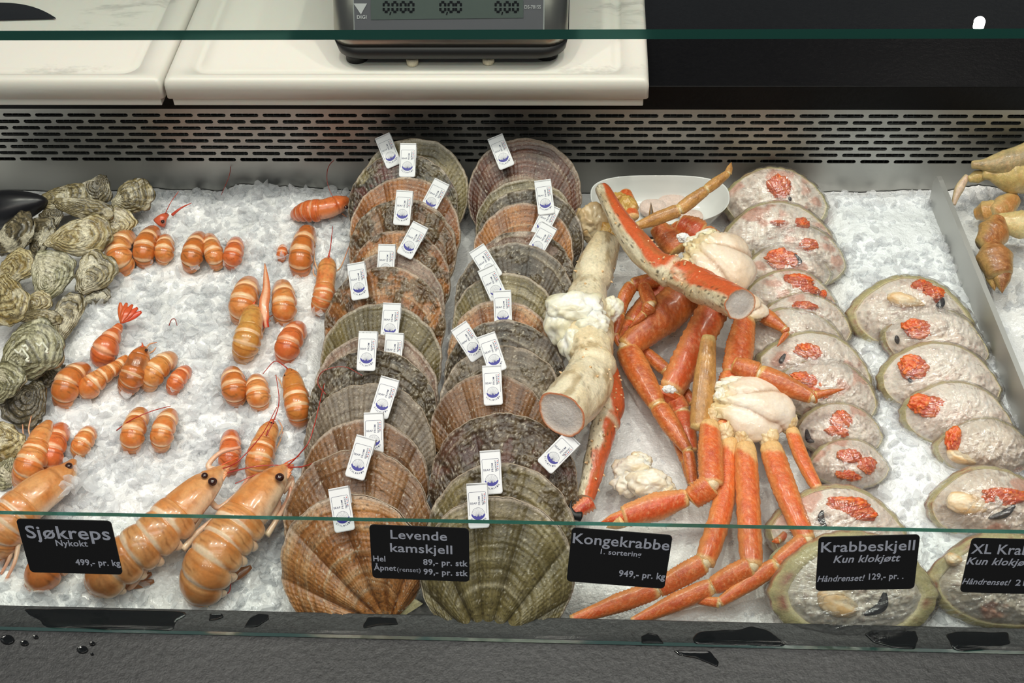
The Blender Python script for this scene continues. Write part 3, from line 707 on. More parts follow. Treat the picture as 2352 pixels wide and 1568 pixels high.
# top y, left, right, elevation, roll, palette, label, tag(top centre, bottom centre), opts
SL = [
 (1135, 645, 972, 47, 33, ORA, 'orange-brown scallop at the very front of the left row, fan ribs and hinge showing', (777, 1119, 800, 1235), dict(ribs=1.5)),
 (1030, 655, 990, 45, 12, BR, 'wide brown scallop second from the front of the left row, tag tilted to the right', (842, 1003, 813, 1112), dict(ribs=1.2, edge=.3)),
 (965, 690, 988, 44, 5, BR, 'brown scallop third from the front of the left row, upright tag half hidden', (858, 947, 862, 1046), dict(dh=-.004)),
 (880, 700, 1000, 44, -5, GRY, 'smooth grey-pink scallop fourth from the front of the left row, tag leaning right', (897, 868, 870, 965), dict(ribs=.5, edge=.0)),
 (805, 712, 1006, 44, 0, DRK, 'dark encrusted scallop fifth from the front of the left row', (846, 761, 843, 858), dict(crust=.75, edge=0.)),
 (768, 722, 1008, 45, 0, PNK, 'thin pinkish scallop rim just behind the dark encrusted one in the left row', (907, 764, 902, 850), dict(ribs=.4, dh=-.006)),
 (696, 740, 1016, 45, -6, OLV, 'greyish green scallop in the middle of the left row, upright tag at its centre', (901, 696, 896, 785), dict(ribs=.5)),
 (612, 748, 1022, 45, 8, ORA, 'orange scallop with dark specks in the left row, tag leaning left over its rim', (817, 604, 832, 693), dict(crust=.25)),
 (580, 778, 1022, 45, 0, PNK, 'smooth pale pink scallop in the left row behind the specked orange one', (889, 561, 887, 645), dict(ribs=.3, dh=-.006)),
 (530, 800, 1036, 45, -4, ORA, 'orange scallop in the left row with a tag leaning right across its rim', (967, 516, 933, 583), dict(crust=.12)),
 (458, 803, 1050, 45, 5, BR, 'reddish brown scallop in the left row with an upright tag near its centre', (930, 438, 924, 519), dict(crust=.12)),
 (408, 808, 1058, 45, 0, ORA, 'amber striped scallop in the left row, tag leaning right on its right side', (1016, 417, 980, 490), dict()),
 (352, 803, 1052, 46, 0, OLV, 'mottled white and black scallop second from the back of the left row', (938, 330, 937, 404), dict(ribs=.2, crust=.1, patch=True)),
 (318, 828, 1076, 47, 0, OLV, 'smooth olive scallop at the back of the left row against the steel wall', (878, 312, 912, 392), dict(ribs=.2, edge=.5)),
]
SR = [
 (1140, 968, 1318, 47, -8, OLV, 'olive brown scallop at the front of the right row, ribs fanning up from its hinge', (1095, 1109, 1103, 1223), dict(ribs=1.4)),
 (1062, 985, 1322, 45, -5, OLV, 'olive green scallop second from the front of the right row, upright tag', (1125, 1034, 1133, 1138), dict(ribs=.8, crust=.15)),
 (948, 988, 1326, 43, 0, RED, 'large dark scallop crusted with weed third in the right row, tag on its right edge', (1317, 1004, 1256, 1066), dict(crust=.55, edge=0., bark=C(92, 64, 48))),
 (858, 994, 1262, 44, 6, BR, 'brown scallop fourth from the front of the right row, upright tag at its top', (1129, 839, 1135, 936), dict(ribs=.8, edge=.3)),
 (795, 1010, 1300, 44, 0, GRY, 'grey scallop fifth from the front of the right row, tag leaning left', (1116, 768, 1143, 846), dict(ribs=.5, crust=.2)),
 (736, 1024, 1300, 45, 0, DRK, 'grey-brown scallop in the right row with a tag tilted far to the left', (1053, 748, 1092, 806), dict(crust=.25, ribs=.5)),
 (688, 1032, 1272, 45, 0, ORA, 'orange scallop in the middle of the right row under an upright tag', (1153, 667, 1157, 745), dict()),
 (628, 1040, 1285, 45, 0, OLV, 'grey-green scallop with pale rays in the right row, tag leaning left', (1115, 615, 1145, 680), dict(ribs=.6)),
 (558, 1050, 1318, 45, 0, DRK, 'brown scallop in the right row, tag tilted left above its left rim', (1094, 570, 1135, 634), dict(ribs=.6, crust=.15)),
 (530, 1082, 1322, 46, 0, PNK, 'rough pink-brown scallop in the right row, lower of two tags leaning right', (1263, 517, 1222, 590), dict(crust=.35, dh=-.006, bark=C(120, 84, 66))),
 (468, 1090, 1318, 45, 0, ORA, 'orange-brown scallop in the right row, upper of two tags leaning right', (1270, 472, 1233, 550), dict(ribs=.6)),
 (434, 1098, 1338, 45, 0, DRK, 'dark speckled scallop in the right row with an upright tag on its right', (1246, 414, 1254, 478), dict(crust=.3)),
 (410, 1094, 1322, 46, 0, OLV, 'olive scallop in the right row just in front of the dark red-brown one', None, dict(ribs=.3, dh=-.004)),
 (318, 1076, 1335, 47, 0, RED, 'red-brown scallop at the back of the right row, one tag at its upper left', (1137, 314, 1168, 391), dict(ribs=.35, edge=.5)),
]
for k, (r, g) in enumerate([(r, GL_) for r in SL]+[(r, GR_) for r in SR]):
    scallop(r[0], r[1], r[2], r[3], r[4], r[5], r[6], k*1.7+1, g, r[7], **r[8])
# ------------------------------------------------------------------ oysters
def oyster(cx, cy, a, b, ang, h, tilt, pal, label, seed, cup=.35):
    """centre px, half length/width in px, direction of pointed end (deg, screen), height of centre, tilts"""
    p = P(cx, cy, h); s = mpp(p); a *= s; b *= s
    n = np.array([.0, -.55, .83]); tx, ty = tilt
    n = n+np.array([tx, ty, 0]); n /= np.linalg.norm(n)
    d = hitp(cx+20*math.cos(math.radians(ang)), cy-20*math.sin(math.radians(ang)), p, n)-p; d /= np.linalg.norm(d)
    X = d; Y = np.cross(n, X); fr = (X, Y, n)
    t_ = thing('oyster', label, 'oyster', tuple(p-n*b*cup), 'oysters heaped at the left')
    na, nr = 110, 40; th = np.linspace(0, 2*np.pi, na, endpoint=False)[None]; r = np.linspace(0, 1, nr)[:, None]
    q = fbm(stk([np.cos(th[0])*1.6+seed, np.sin(th[0])*1.6, 0*th[0]], -1), 4)[None]
    ox = a*np.cos(th)*(1+.08*q); oy = b*np.sin(th)*(1-.42*np.cos(th))*(1+.16*q)
    fx = .42*a; x = fx*(1-r)+ox*r; y = oy*r
    R = r+0*th; T = th+0*r
    wv = fbm(stk([x/b*1.3+seed, y/b*1.3, 0*x], -1), 4)
    wl = fbm(stk([x/b*.9+seed, y/b*.9, 0*x+2], -1), 2); lam = R*5.5+wl*.8+.25*np.sin(T+seed); st = lam-np.floor(lam)
    ra = fbm(stk([np.cos(T)*5+seed, np.sin(T)*5, R*2], -1), 3)
    z = b*(.34*(1-R**2.2)+.06*st*(.3+R)+.04*ra*R+.03*wv)
    c1, c2, c3 = pal
    fl = fbm(stk([lam*7, np.cos(T)*1.5+seed, np.sin(T)*1.5], -1), 4, .6); z = z+b*.02*fl
    cc = lerp(c1, c2, .45+.5*wv+1.1*fl+.25*np.sin(lam*6.28)); cc = lerp(cc, c3, sst(.55, 1., st)*.75+.35*np.clip(ra, 0, 1)); cc = lerp(cc, C(222, 214, 188), sst(.2, .5, fbm(stk([x/b*1.3+seed*5, y/b*1.3, 0*x+4], -1), 4)+.25*fl)*.75*(1-.4*R))
    cc = lerp(cc, c3*.6, sst(.97, 1, R)*.5); cc = lerp(cc, c3*.5, sst(.25, .8, fbm(stk([lam*11+3, np.cos(T)*3+seed, np.sin(T)*3], -1), 4, .7))*.7)
    V = stk([x, y, z], -1).reshape(-1, 3)
    mk('upper_valve', local(fr, V, p), gf(nr, na, True), m_oyst, t_, cols=cc.reshape(-1, 3))
    r2 = np.linspace(1, 0, 14)[:, None]; q2 = 1.03+.04*np.sin(th*9+seed)
    x2 = fx*.3*(1-r2)+ox*r2*q2; y2 = oy*r2*q2; z2 = -b*cup*1.3*(1-r2**1.8)-b*.06*np.abs(np.sin(r2*9+th))
    V2 = stk([x2, y2, z2+0*x2], -1); V2 = np.vstack([stk([ox, oy, 0*ox+b*.02], -1).reshape(-1, 3), V2.reshape(-1, 3)])
    w2 = fbm(V2/b*3+seed, 4); ca = lerp(c3, c2, .5+.8*w2+.3*np.sin(V2[:, 2]/b*50))
    mk('lower_valve', local(fr, V2, p), gf(15, na, True), m_oyst, t_, cols=ca)
OY1 = (C(140, 118, 66), C(200, 186, 142), C(76, 62, 30)); OY2 = (C(104, 92, 58), C(160, 146, 106), C(52, 44, 26)); OY3 = (C(118, 112, 78), C(188, 184, 152), C(62, 58, 34)); OY4 = (C(72, 64, 44), C(122, 110, 82), C(34, 30, 20))
OY = [
 (302, 452, 50, 38, 200, .035, (0, -.1), OY2, 'round brown and white oyster at the back right of the heap'),
 (222, 436, 40, 34, 60, .032, (.1, 0), OY4, 'dark ruffled oyster at the very back of the heap'),
 (138, 456, 62, 34, 190, .032, (-.1, .1), OY2, 'brown oyster at the back of the heap behind the long narrow one'),
 (190, 478, 68, 24, 170, .05, (.1, -.5), OY2, 'long narrow oyster lying edge up at the back of the heap'),
 (120, 498, 30, 24, 40, .02, (0, 0), OY4, 'small dark oyster tucked under the long narrow one'),
 (268, 518, 42, 34, 240, .022, (.2, -.1), OY1, 'pale white-green oyster between the ice and the large ringed one'),
 (183, 545, 80, 44, 192, .045, (.0, -.15), OY1, 'large yellow ringed oyster pointing left in the upper heap'),
 (92, 545, 50, 36, 260, .028, (-.2, .1), OY4, 'dark rough oyster left of the large ringed one'),
 (30, 542, 62, 40, 215, .035, (-.3, 0), OY4, 'craggy dark oyster at the left edge in the upper heap'),
 (32, 618, 52, 36, 215, .03, (-.2, 0), OY1, 'cream topped oyster at the left edge below the craggy dark one'),
 (118, 632, 56, 48, 250, .04, (0, -.1), OY3, 'round oyster with a bright white centre in the middle of the heap'),
 (213, 632, 58, 36, 235, .03, (.3, 0), OY2, 'upright grey-brown oyster below the large ringed one, beside the ice'),
 (222, 682, 32, 20, 200, .012, (.2, .1), OY4, 'small oyster peeking out under the upright grey-brown one'),
 (18, 690, 66, 50, 100, .045, (-.3, 0), OY1, 'large round yellow oyster at the left edge in the middle of the heap'),
 (84, 696, 34, 26, 190, .035, (.1, 0), OY1, 'small rough oyster with a pale rim below the white centred one'),
 (80, 728, 62, 18, 175, .04, (0, -.7), OY2, 'thin oyster lying on edge across the middle of the heap'),
 (152, 732, 66, 28, 245, .03, (.5, 0), OY2, 'narrow ridged oyster standing beside the ice in the lower heap'),
 (62, 815, 84, 60, 225, .05, (0, -.1), OY3, 'largest grey-green oyster with white worm tubes on its shell'),
 (12, 878, 48, 44, 250, .05, (-.2, 0), OY3, 'cream and grey oyster at the left edge below the largest one'),
 (115, 860, 40, 26, 30, .012, (.2, .2), OY4, 'shadowed oyster between the largest one and the langoustines'),
 (62, 925, 58, 48, 60, .022, (.1, 0), OY4, 'dark green oyster below the largest one'),
 (10, 1012, 50, 42, 110, .03, (-.1, 0), OY1, 'yellow-green oyster at the left edge near the front of the heap'),
 (15, 1078, 46, 30, 60, .012, (0, 0), OY3, 'grey oyster at the left edge just above the front langoustine'),
]
for k, o in enumerate(OY): oyster(*o, seed=k*2.3+.7)
def worms():
    r = [(-22, -34), (-14, -28), (-8, -36), (-2, -28), (4, -20), (0, -14), (6, -12)]
    t_ = thing('worm_tube', 'thin white worm tubes curling on the largest oyster', 'worm tube', tuple(P(70, 800, .085)))
    for base, k in (((105, 800), 1.), ((60, 822), 1.2), ((62, 788), .5)):
        pts = [P(base[0]+x*k, base[1]+22+y*k, .078) for x, y in r]
        V, f, s, _ = tube(smooth_path(pts, 24), .0013, .0013, (0, -.6, .8), 8); mk('tube', V, f, m_oyst, t_, cols=np.repeat([C(225, 224, 205)], len(V), 0))
def mussel():
    p = P(20, 478, .03); t_ = thing('mussel', 'big black mussel in the far left corner behind the oysters', 'mussel', tuple(p-[0, 0, .03]))
    for nm, sg in (('upper_valve', 1), ('lower_valve', -1)):
        V, f, D = ellipsoid((0, 0, 0), (1, 1, 1), None, 20, 36); V = V.copy()
        V[:, 1] *= (1-.35*V[:, 0]); V = V*np.array([.052, .024, .019]); V = V[:, :]; V[:, 2] = np.maximum(V[:, 2]*sg, -.0005)*sg+sg*.0008
        n = np.array([0, -.6, .8]); X = np.array([.98, .15, .12]); X /= np.linalg.norm(X); Y = np.cross(n, X)
        mk(nm, local((X, Y, n), V, p), f, pmat('mussel_'+nm, C(26, 26, 30), .3), t_)
mussel(); worms()
# ------------------------------------------------------------------ langoustines
CH = []      # extra ice lumps: (point, size)
VIEW = -FW
LO = dict(o=C(214, 122, 56), w=C(250, 214, 172), d=C(150, 84, 36), c=C(226, 160, 96), u=C(232, 196, 156))
LR = dict(o=C(214, 108, 56), w=C(246, 190, 150), d=C(150, 56, 28), c=C(218, 122, 64), u=C(236, 176, 140))
LB = dict(o=C(206, 116, 52), w=C(244, 204, 160), d=C(122, 72, 34), c=C(196, 120, 60), u=C(222, 176, 130))
LP = dict(o=C(208, 132, 68), w=C(246, 222, 194), d=C(150, 88, 42), c=C(218, 160, 104), u=C(236, 210, 178))
def lango(label, pts, grp, pal=LO, tc=0., twist=0., eyes=0, legs=None, feelers=None, seed=0, nseg=6, fan=None, rost=False, bury=True, big=False):
    """pts: (px,py,h,width px) from front to tail; tc = share of the length that is carapace"""
    Q = np.array([P(x, y, h) for x, y, h, w in pts]); Wd = np.array([w*mpp(q)/2 for (x, y, h, w), q in zip(pts, Q)])
    n = 150; path = smooth_path(Q, n); w = smooth_path(np.column_stack([Wd, Wd, Wd]), n)[:, 0]
    base = path[n//2]; t_ = thing('langoustine', label, 'langoustine', (base[0], base[1], base[2]-w.max()), grp)
    tw = math.radians(twist)
    T = np.gradient(path, axis=0); T /= np.linalg.norm(T, axis=1)[:, None]
    up0 = VIEW*.8+np.array([0, 0, .5]); sd = np.cross(T, up0); sd /= np.linalg.norm(sd, axis=1)[:, None]; up = np.cross(sd, T)
    up = up*math.cos(tw)+sd*math.sin(tw)
    S = 40; th = np.linspace(0, 2*np.pi, S, endpoint=False)
    k0 = int(tc*(n-1)); parts = []
    def section(i0, i1, kind):
        pa = path[i0:i1]; m = len(pa); f = np.linspace(0, 1, m)[:, None]; W = w[i0:i1][:, None]; TH_ = th[None]+0*f
        dors = np.cos(TH_-np.pi/2)      # 1 on the back
        if kind == 'abdomen':
            g = f*nseg; sg = np.floor(np.minimum(g, nseg-1e-6)); fr = g-sg
            rad = W*(.98+.075*np.sin(fr*np.pi)**.5-.14*sst(.88, 1, fr)+.03*fr)
            ple = np.clip(1-np.abs(dors+.38)/.32, 0, 1); rad = rad*(1+.16*ple*np.sin(np.pi*fr)**.6)
            rad = rad*np.where(dors < -.55, .86, 1)
            pass
            z = fbm(stk([sg*3.1+seed+TH_*1.8, fr*3.5+0*TH_, 0*TH_], -1), 3)
            cc = lerp(pal['o'], pal['c'], .4+.6*z)
            cc = lerp(cc, pal['d'], np.clip(1-np.abs(fr-.2)/.06, 0, 1)*.75*(dors > -.1)); cc = lerp(cc, pal['d'], np.clip(1-np.abs(fr-.45-.1*np.cos(TH_*4))/.06, 0, 1)*.8*sst(.1, .5, z+.2))
            cc = lerp(cc, pal['w'], sst(.70, .80, fr+.05*z+.12*(dors-1))*.8*sst(-.3, .4, dors))
            cc = lerp(cc, pal['d'], sst(.955, 1., fr)*.6)
            cc = lerp(cc, pal['u'], sst(.0, -.5, dors)*.8)
        else:
            z = fbm(stk([f*5+seed+0*TH_, np.cos(TH_)*1.6, np.sin(TH_)*1.6], -1), 4)
            rad = W*(1+.02*z-.05*np.exp(-((f-.52)/.03)**2)*(dors > 0)-.03*np.clip(1-np.abs(dors-.97)/.03, 0, 1))*np.where(dors < -.4, .85, 1)
            rad = rad*(1-.08*sst(.95, 1, f))
            cc = lerp(pal['c'], pal['o'], .3+.8*z+.45*(1-f)); cc = lerp(cc, pal['u'], sst(.75, .1, dors)*.85)
            cc = lerp(cc, pal['d'], np.exp(-((f-.52)/.025)**2)*.5*(dors > 0))
            cc = lerp(cc, pal['d']*1.2, sst(.3, .5, fbm(stk([f*14+seed+0*TH_, np.cos(TH_)*4, np.sin(TH_)*4], -1), 3))*.35)
        Tt, Ss, Uu = frames(pa, up[i0:i1])
        V = pa[:, None]+Ss[:, None]*(rad*np.cos(TH_))[..., None]+Uu[:, None]*(rad*.92*np.sin(TH_))[..., None]
        V = V.reshape(-1, 3); nn = m*S; j = np.arange(S); k = (j+1) % S
        V = np.vstack([V, pa[0], pa[-1]]); fs = [gf(m, S, True), np.vstack([stk([k, j, np.full(S, nn)], 1), stk([j+nn-S, k+nn-S, np.full(S, nn+1)], 1)])]
        cc = np.vstack([cc.reshape(-1, 3), cc[0, 0], cc[-1, 0]])
        mk(kind, V, fs, m_lang, t_, cols=cc)
    if k0 > 6: section(0, k0+3, 'carapace')
    section(k0, n, 'abdomen')
    Tt, Ss, Uu = frames(path, up)
    if rost:
        tip = P(*rost); a = path[2]+Uu[2]*w[6]*.9; V, f, _, _ = tube(smooth_path([path[10]+Uu[10]*w[10]*.75, a, tip], 12), np.linspace(w[10]*.28, .0004, 12), np.linspace(w[10]*.22, .0003, 12), Uu[2], 10)
        mk('rostrum', V, f, m_lang, t_, cols=np.repeat([C(222, 96, 52)], len(V), 0))
    for (ex_, ey_, er) in (eyes or []):
        c = P(ex_, ey_, pts[0][2]+(.022 if w.max() > .018 else .010)); r = er*mpp(c); V, f, _ = ellipsoid(c, (r, r, r*.85), None, 14, 18); e = mk('eye', V, f, m_eye, t_)
    for L in (legs or []):
        q = np.array([P(*v) for v in L]); r0 = (.0036 if big else .0028) if tc and w.max() > .02 else .0012
        V, f, s, _ = tube(smooth_path(q, 5*len(q)), np.linspace(r0, r0*.5, 5*len(q)), np.linspace(r0, r0*.5, 5*len(q)), VIEW, 10); mk('leg', V, f, m_lang, t_, cols=lerp(pal['u'], C(222, 140, 110), s*.8))
    for L in (feelers or []):
        q = np.array([P(*v) for v in L]); m = 9*len(q)
        V, f, s, _ = tube(smooth_path(q, m), np.linspace(.0008, .0004, m), np.linspace(.0008, .0004, m), VIEW, 6); mk('antenna', V, f, m_lang, t_, cols=np.repeat([C(176, 44, 34)], len(V), 0))
    if fan:
        c = P(*fan[0]); d = P(*fan[1])-c; ln = np.linalg.norm(d); d /= ln; sx = np.cross(d, VIEW); sx /= np.linalg.norm(sx)
        vs = []
        for k in range(-2, 3):
            a = k*.26; dd = d*math.cos(a)+sx*math.sin(a); pp = [c, c+dd*ln*.55+VIEW*.002*(2-abs(k)), c+dd*ln]
            V, f, s, _ = tube(smooth_path(pp, 12), ln*.13*np.sin(np.linspace(.25, 2.7, 12)), .0011, VIEW, 10); vs.append((V, f))
        V, f = join(vs); mk('tail_fan', V, f, m_lang, t_, cols=lerp(pal['o'], C(214, 70, 40) if not big else C(150, 96, 56), np.linspace(0, 1, len(V))))
    if big:       # side flaps, mouthparts, folded fan
        Tt, Ss, Uu = frames(path, up); Ss = -Ss
        for k in range(1, nseg):
            i0 = min(n-8, k0+int((k+.35)/nseg*(n-k0))); c = path[i0]+Ss[i0]*w[i0]*.84-Uu[i0]*w[i0]*.30
            V, f, D = ellipsoid((0, 0, 0), (1, 1, 1), None, 16, 22); V = c+D[:, :1]*w[i0]*.30*Tt[i0]+D[:, 1:2]*w[i0]*.16*Ss[i0]+D[:, 2:3]*w[i0]*.46*(Uu[i0]-.3*Ss[i0]+.25*Tt[i0])
            mk('side_flap', V, f, m_lang, t_, cols=lerp(pal['w']*.95, pal['o'], .5+.5*D[:, 2]))
        for k in range(9):
            a = .5+.35*(k % 3)-.2; i0 = 6+k*3; b = path[i0]+Ss[i0]*w[i0]*.8-Uu[i0]*w[i0]*.2; e = b+Ss[i0]*w[14]*(.28+.14*(k % 2))-Tt[i0]*w[14]*.35+Uu[i0]*w[14]*.2; g_ = e-Tt[i0]*w[14]*(.35+.25*(k % 3))+Ss[i0]*w[14]*.1*(k % 2)
            V, f, s, _ = tube(smooth_path([b, e, g_], 14), np.linspace(.0024, .0006, 14), np.linspace(.0024, .0006, 14), VIEW, 8); mk('mouthpart', V, f, m_lang, t_, cols=lerp(C(232, 190, 140), C(214, 110, 66), s))
    if bury:
        for (x, y, h, ww) in (pts[0], pts[-1]):
            for _ in range(7):
                CH.append((P(x+random.gauss(0, ww*.45), y+random.uniform(-6, 8), random.uniform(.002, .012)), random.uniform(.005, .010)))
    return t_
def tail(label, ax, ay, bx, by, w, grp, pal=LO, bend=0., h=.016, tc=0., twist=0., **k):
    """a tail arching out of the ice from a (buried front) to b (buried tail end)"""
    pts = []
    nx, ny = -(by-ay), bx-ax; L = math.hypot(nx, ny); nx /= L; ny /= L
    for t, hh, ww in ((0, .35, .78), (.25, .85, .95), (.5, 1.05, 1.), (.75, .9, 1.), (.93, .45, .9)):
        o = bend*w*math.sin(math.pi*t); pts.append((ax+(bx-ax)*t+nx*o, ay+(by-ay)*t+ny*o, h*hh, w*ww))
    pts.append((bx, by+2, -.004, w*.72)); pts.append((bx, by-6, -.016, w*.4))
    if tc: pts[0] = (ax, ay, h*.5, w*.45)
    return lango(label, pts, grp, pal, tc, twist, seed=ax*.13, nseg=k.pop('nseg', 5), **k)
G1, G2, G3, G4 = 'langoustine tails in the back row', 'langoustines in the middle right', 'langoustines in the middle left row', 'langoustines in the third row'
tail('curled langoustine tail at the left end of the back row, beside the oysters', 292, 545, 285, 612, 56, G1, bend=.35, twist=28, h=.02)
tail('dark striped langoustine tail second from the left in the back row', 352, 532, 330, 600, 46, G1, LB, bend=.2, h=.02)
tail('short langoustine tail third from the left in the back row', 380, 550, 374, 594, 40, G1, h=.016)
tail('striped langoustine tail at the middle of the back row', 458, 545, 437, 608, 45, G1, LB, bend=.1, h=.018)
tail('langoustine tail half covered by ice right of the middle striped one', 480, 548, 497, 604, 40, G1, h=.016)
tail('langoustine tail with a ragged right side fifth from the left in the back row', 542, 556, 530, 604, 40, G1, LR, h=.016)
tail('small bit of langoustine almost buried in ice near the right of the back row', 650, 568, 646, 592, 24, G1, LR, h=.009)
tail('upright langoustine tail near the right end of the back row', 706, 532, 688, 620, 50, G1, LB, bend=.1, h=.022)
lango('reddish langoustine lying on its side against the left scallop row', [(796, 462, .02, 26), (775, 470, .026, 44), (745, 480, .026, 48), (708, 484, .022, 46), (684, 490, .012, 32), (676, 494, .0, 16)], 'single langoustines', LR, .45, 10, eyes=[(795, 476, 5)], legs=[[(775, 492, .01), (760, 502, .01), (750, 500, .004)], [(785, 490, .01), (796, 498, .006)]], seed=3)
lango('whole langoustine facing the back, squeezed against the left scallops', [(756, 594, .022, 14), (752, 612, .026, 42), (748, 645, .026, 44), (742, 680, .022, 46), (733, 705, .01, 38), (728, 716, -.006, 20)], 'single langoustines', dict(LO, o=C(218, 116, 62)), .48, 0, eyes=[(753, 596, 5), (742, 600, 4)],
      legs=[[(733, 628, .014), (722, 595, .012), (724, 562, .01)], [(735, 640, .012), (720, 628, .01), (722, 600, .01)], [(768, 625, .014), (783, 612, .012), (802, 565, .014)]], feelers=[[(756, 590, .03), (760, 560, .035), (764, 520, .03)]], rost=(758, 572, .03), seed=5)
tail('langoustine tail upper left of the group beside the left scallops', 572, 652, 552, 724, 58, G2, bend=.05, h=.024)
tail('langoustine tail right of the upright claw', 648, 658, 650, 730, 52, G2, bend=-.05, h=.022)
lango('whole yellowish langoustine with its back to the viewer below the upright claw', [(586, 704, .022, 18), (580, 722, .028, 48), (574, 752, .03, 56), (564, 788, .026, 58), (556, 812, .01, 46), (552, 822, -.008, 26)], G2, dict(LO, o=C(206, 140, 66), c=C(210, 160, 86)), .42, 0, eyes=[(597, 706, 5)], legs=[[(604, 735, .014), (618, 728, .012), (632, 720, .01)], [(600, 770, .012), (612, 745, .012), (622, 735, .01)]], rost=(588, 690, .03), seed=8)
tail('langoustine tail lower right of the group, tilted to the right', 684, 754, 654, 818, 54, G2, LR, bend=.1, h=.022, twist=12)
t = lango('langoustine with its flared tail fan sticking up out of the ice', [(276, 745, .024, 14), (266, 760, .022, 26), (252, 780, .024, 44), (238, 806, .02, 56), (230, 826, .006, 44), (228, 834, -.008, 26)], 'single langoustines', LR, 0., 0, seed=11, nseg=5, fan=((278, 742, .026), (304, 700, .03)))
tail('large langoustine tail at the left end of the middle left row', 190, 850, 145, 918, 58, G3, LB, bend=.25, h=.024, twist=16)
lango('slim langoustine tail running diagonally in the middle left row', [(292, 824, .01, 24), (262, 846, .016, 30), (232, 864, .02, 38), (205, 888, .018, 48), (192, 902, -.004, 34)], G3, LO, 0, 0, seed=13)
lango('dark langoustine with red claws raised in the middle left row', [(330, 800, .03, 22), (322, 818, .03, 46), (312, 842, .028, 52), (300, 870, .022, 52), (290, 890, .006, 40), (288, 898, -.008, 20)], G3, dict(LB, c=C(156, 92, 48)), .45, 0, legs=[[(335, 800, .02), (344, 790, .02), (360, 786, .018)], [(340, 812, .016), (352, 806, .015), (358, 798, .014)]], rost=(326, 786, .034), eyes=[(336, 804, 4)], seed=14)
tail('ochre langoustine tail right of the dark one with raised claws', 392, 822, 340, 880, 48, G3, dict(LO, o=C(216, 138, 64)), bend=.15, h=.02)
tail('small langoustine tail at the right end of the middle left row', 428, 850, 396, 892, 36, G3, LR, bend=.1, h=.012)
tail('striped langoustine tail left of the pair near the left scallops', 532, 858, 540, 912, 54, G3, LB, h=.018)
tail('pale langoustine tail in the middle of the three near the left scallops', 588, 874, 594, 926, 50, G3, LO, h=.016)
lango('whole amber langoustine pressed against the left scallop row, head up', [(664, 852, .026, 18), (670, 870, .03, 44), (677, 900, .03, 52), (684, 940, .026, 54), (688, 965, .01, 42), (688, 974, -.006, 22)], G3, dict(LO, c=C(200, 130, 60)), .38, 0, eyes=[(656, 862, 4), (670, 852, 4)], legs=[[(650, 890, .012), (640, 870, .01), (632, 862, .008)], [(700, 900, .012), (712, 912, .01)]], feelers=[[(664, 850, .03), (650, 838, .035), (630, 830, .03), (604, 858, .02)]], seed=17)
lango('long langoustine at the left end of the third row, legs raised beside it', [(112, 972, .022, 22), (98, 996, .028, 48), (84, 1028, .03, 56), (66, 1068, .028, 64), (52, 1100, .012, 50), (48, 1110, -.006, 28)], G4, LO, .36, 0, legs=[[(72, 1010, .018), (66, 985, .018), (72, 955, .02)], [(62, 1030, .016), (54, 1000, .016), (52, 975, .014)], [(36, 1075, .01), (26, 1058, .012), (28, 1050, .01)]], seed=19)
tail('langoustine tail under a flake of ice second from the left in the third row', 140, 985, 112, 1072, 50, G4, LR, bend=.1, h=.02)
tail('half buried langoustine tail third from the left in the third row', 205, 990, 178, 1036, 42, G4, LO, h=.012)
tail('langoustine tail with a long red antenna crossing it in the third row', 322, 950, 300, 1024, 50, G4, LO, bend=.1, h=.02, feelers=[[(268, 988, .02), (300, 965, .035), (345, 945, .04), (392, 932, .03)], [(290, 985, .028), (304, 990, .03), (302, 1020, .02)]])
tail('smooth langoustine tail right of the one under the red antenna', 390, 952, 368, 1020, 48, G4, LO, bend=.1, h=.02)
tail('langoustine tail behind the head of the big centre langoustine', 530, 1000, 524, 1076, 46, G4, LR, h=.018)
lango('langoustine with raised antenna behind the rightmost big one', [(626, 972, .026, 20), (618, 990, .03, 46), (606, 1020, .03, 54), (595, 1056, .026, 58), (590, 1092, .008, 48), (590, 1102, -.008, 26)], G4, LO, .36, 0, eyes=[(624, 974, 6)], legs=[[(632, 1010, .014), (648, 985, .014), (640, 965, .014)], [(630, 1040, .012), (644, 1010, .012), (650, 990, .01)]], feelers=[[(622, 966, .03), (612, 1000, .05), (640, 930, .05), (634, 860, .03)]], rost=(634, 962, .03), seed=23)
GB = 'big langoustines at the front'
lango('big langoustine at the left edge whose head is partly under ice flakes', [(168, 1060, .014, 18), (150, 1088, .026, 54), (122, 1110, .032, 80), (80, 1140, .036, 92), (36, 1180, .036, 96), (2, 1220, .03, 96), (-14, 1262, .012, 80), (-16, 1284, -.008, 40)], GB, LP, .5, 0, seed=31, eyes=[(158, 1070, 9)], legs=[[(42, 1250, .02), (34, 1290, .014), (12, 1335, .004)], [(28, 1240, .02), (22, 1280, .014), (2, 1318, .004)]])
lango('big langoustine tail end showing below the Sjøkreps card', [(150, 1262, .02, 60), (120, 1290, .022, 76), (96, 1318, .018, 74), (84, 1344, .0, 54), (84, 1352, -.012, 30)], GB, LB, 0, 0, nseg=3, seed=33)
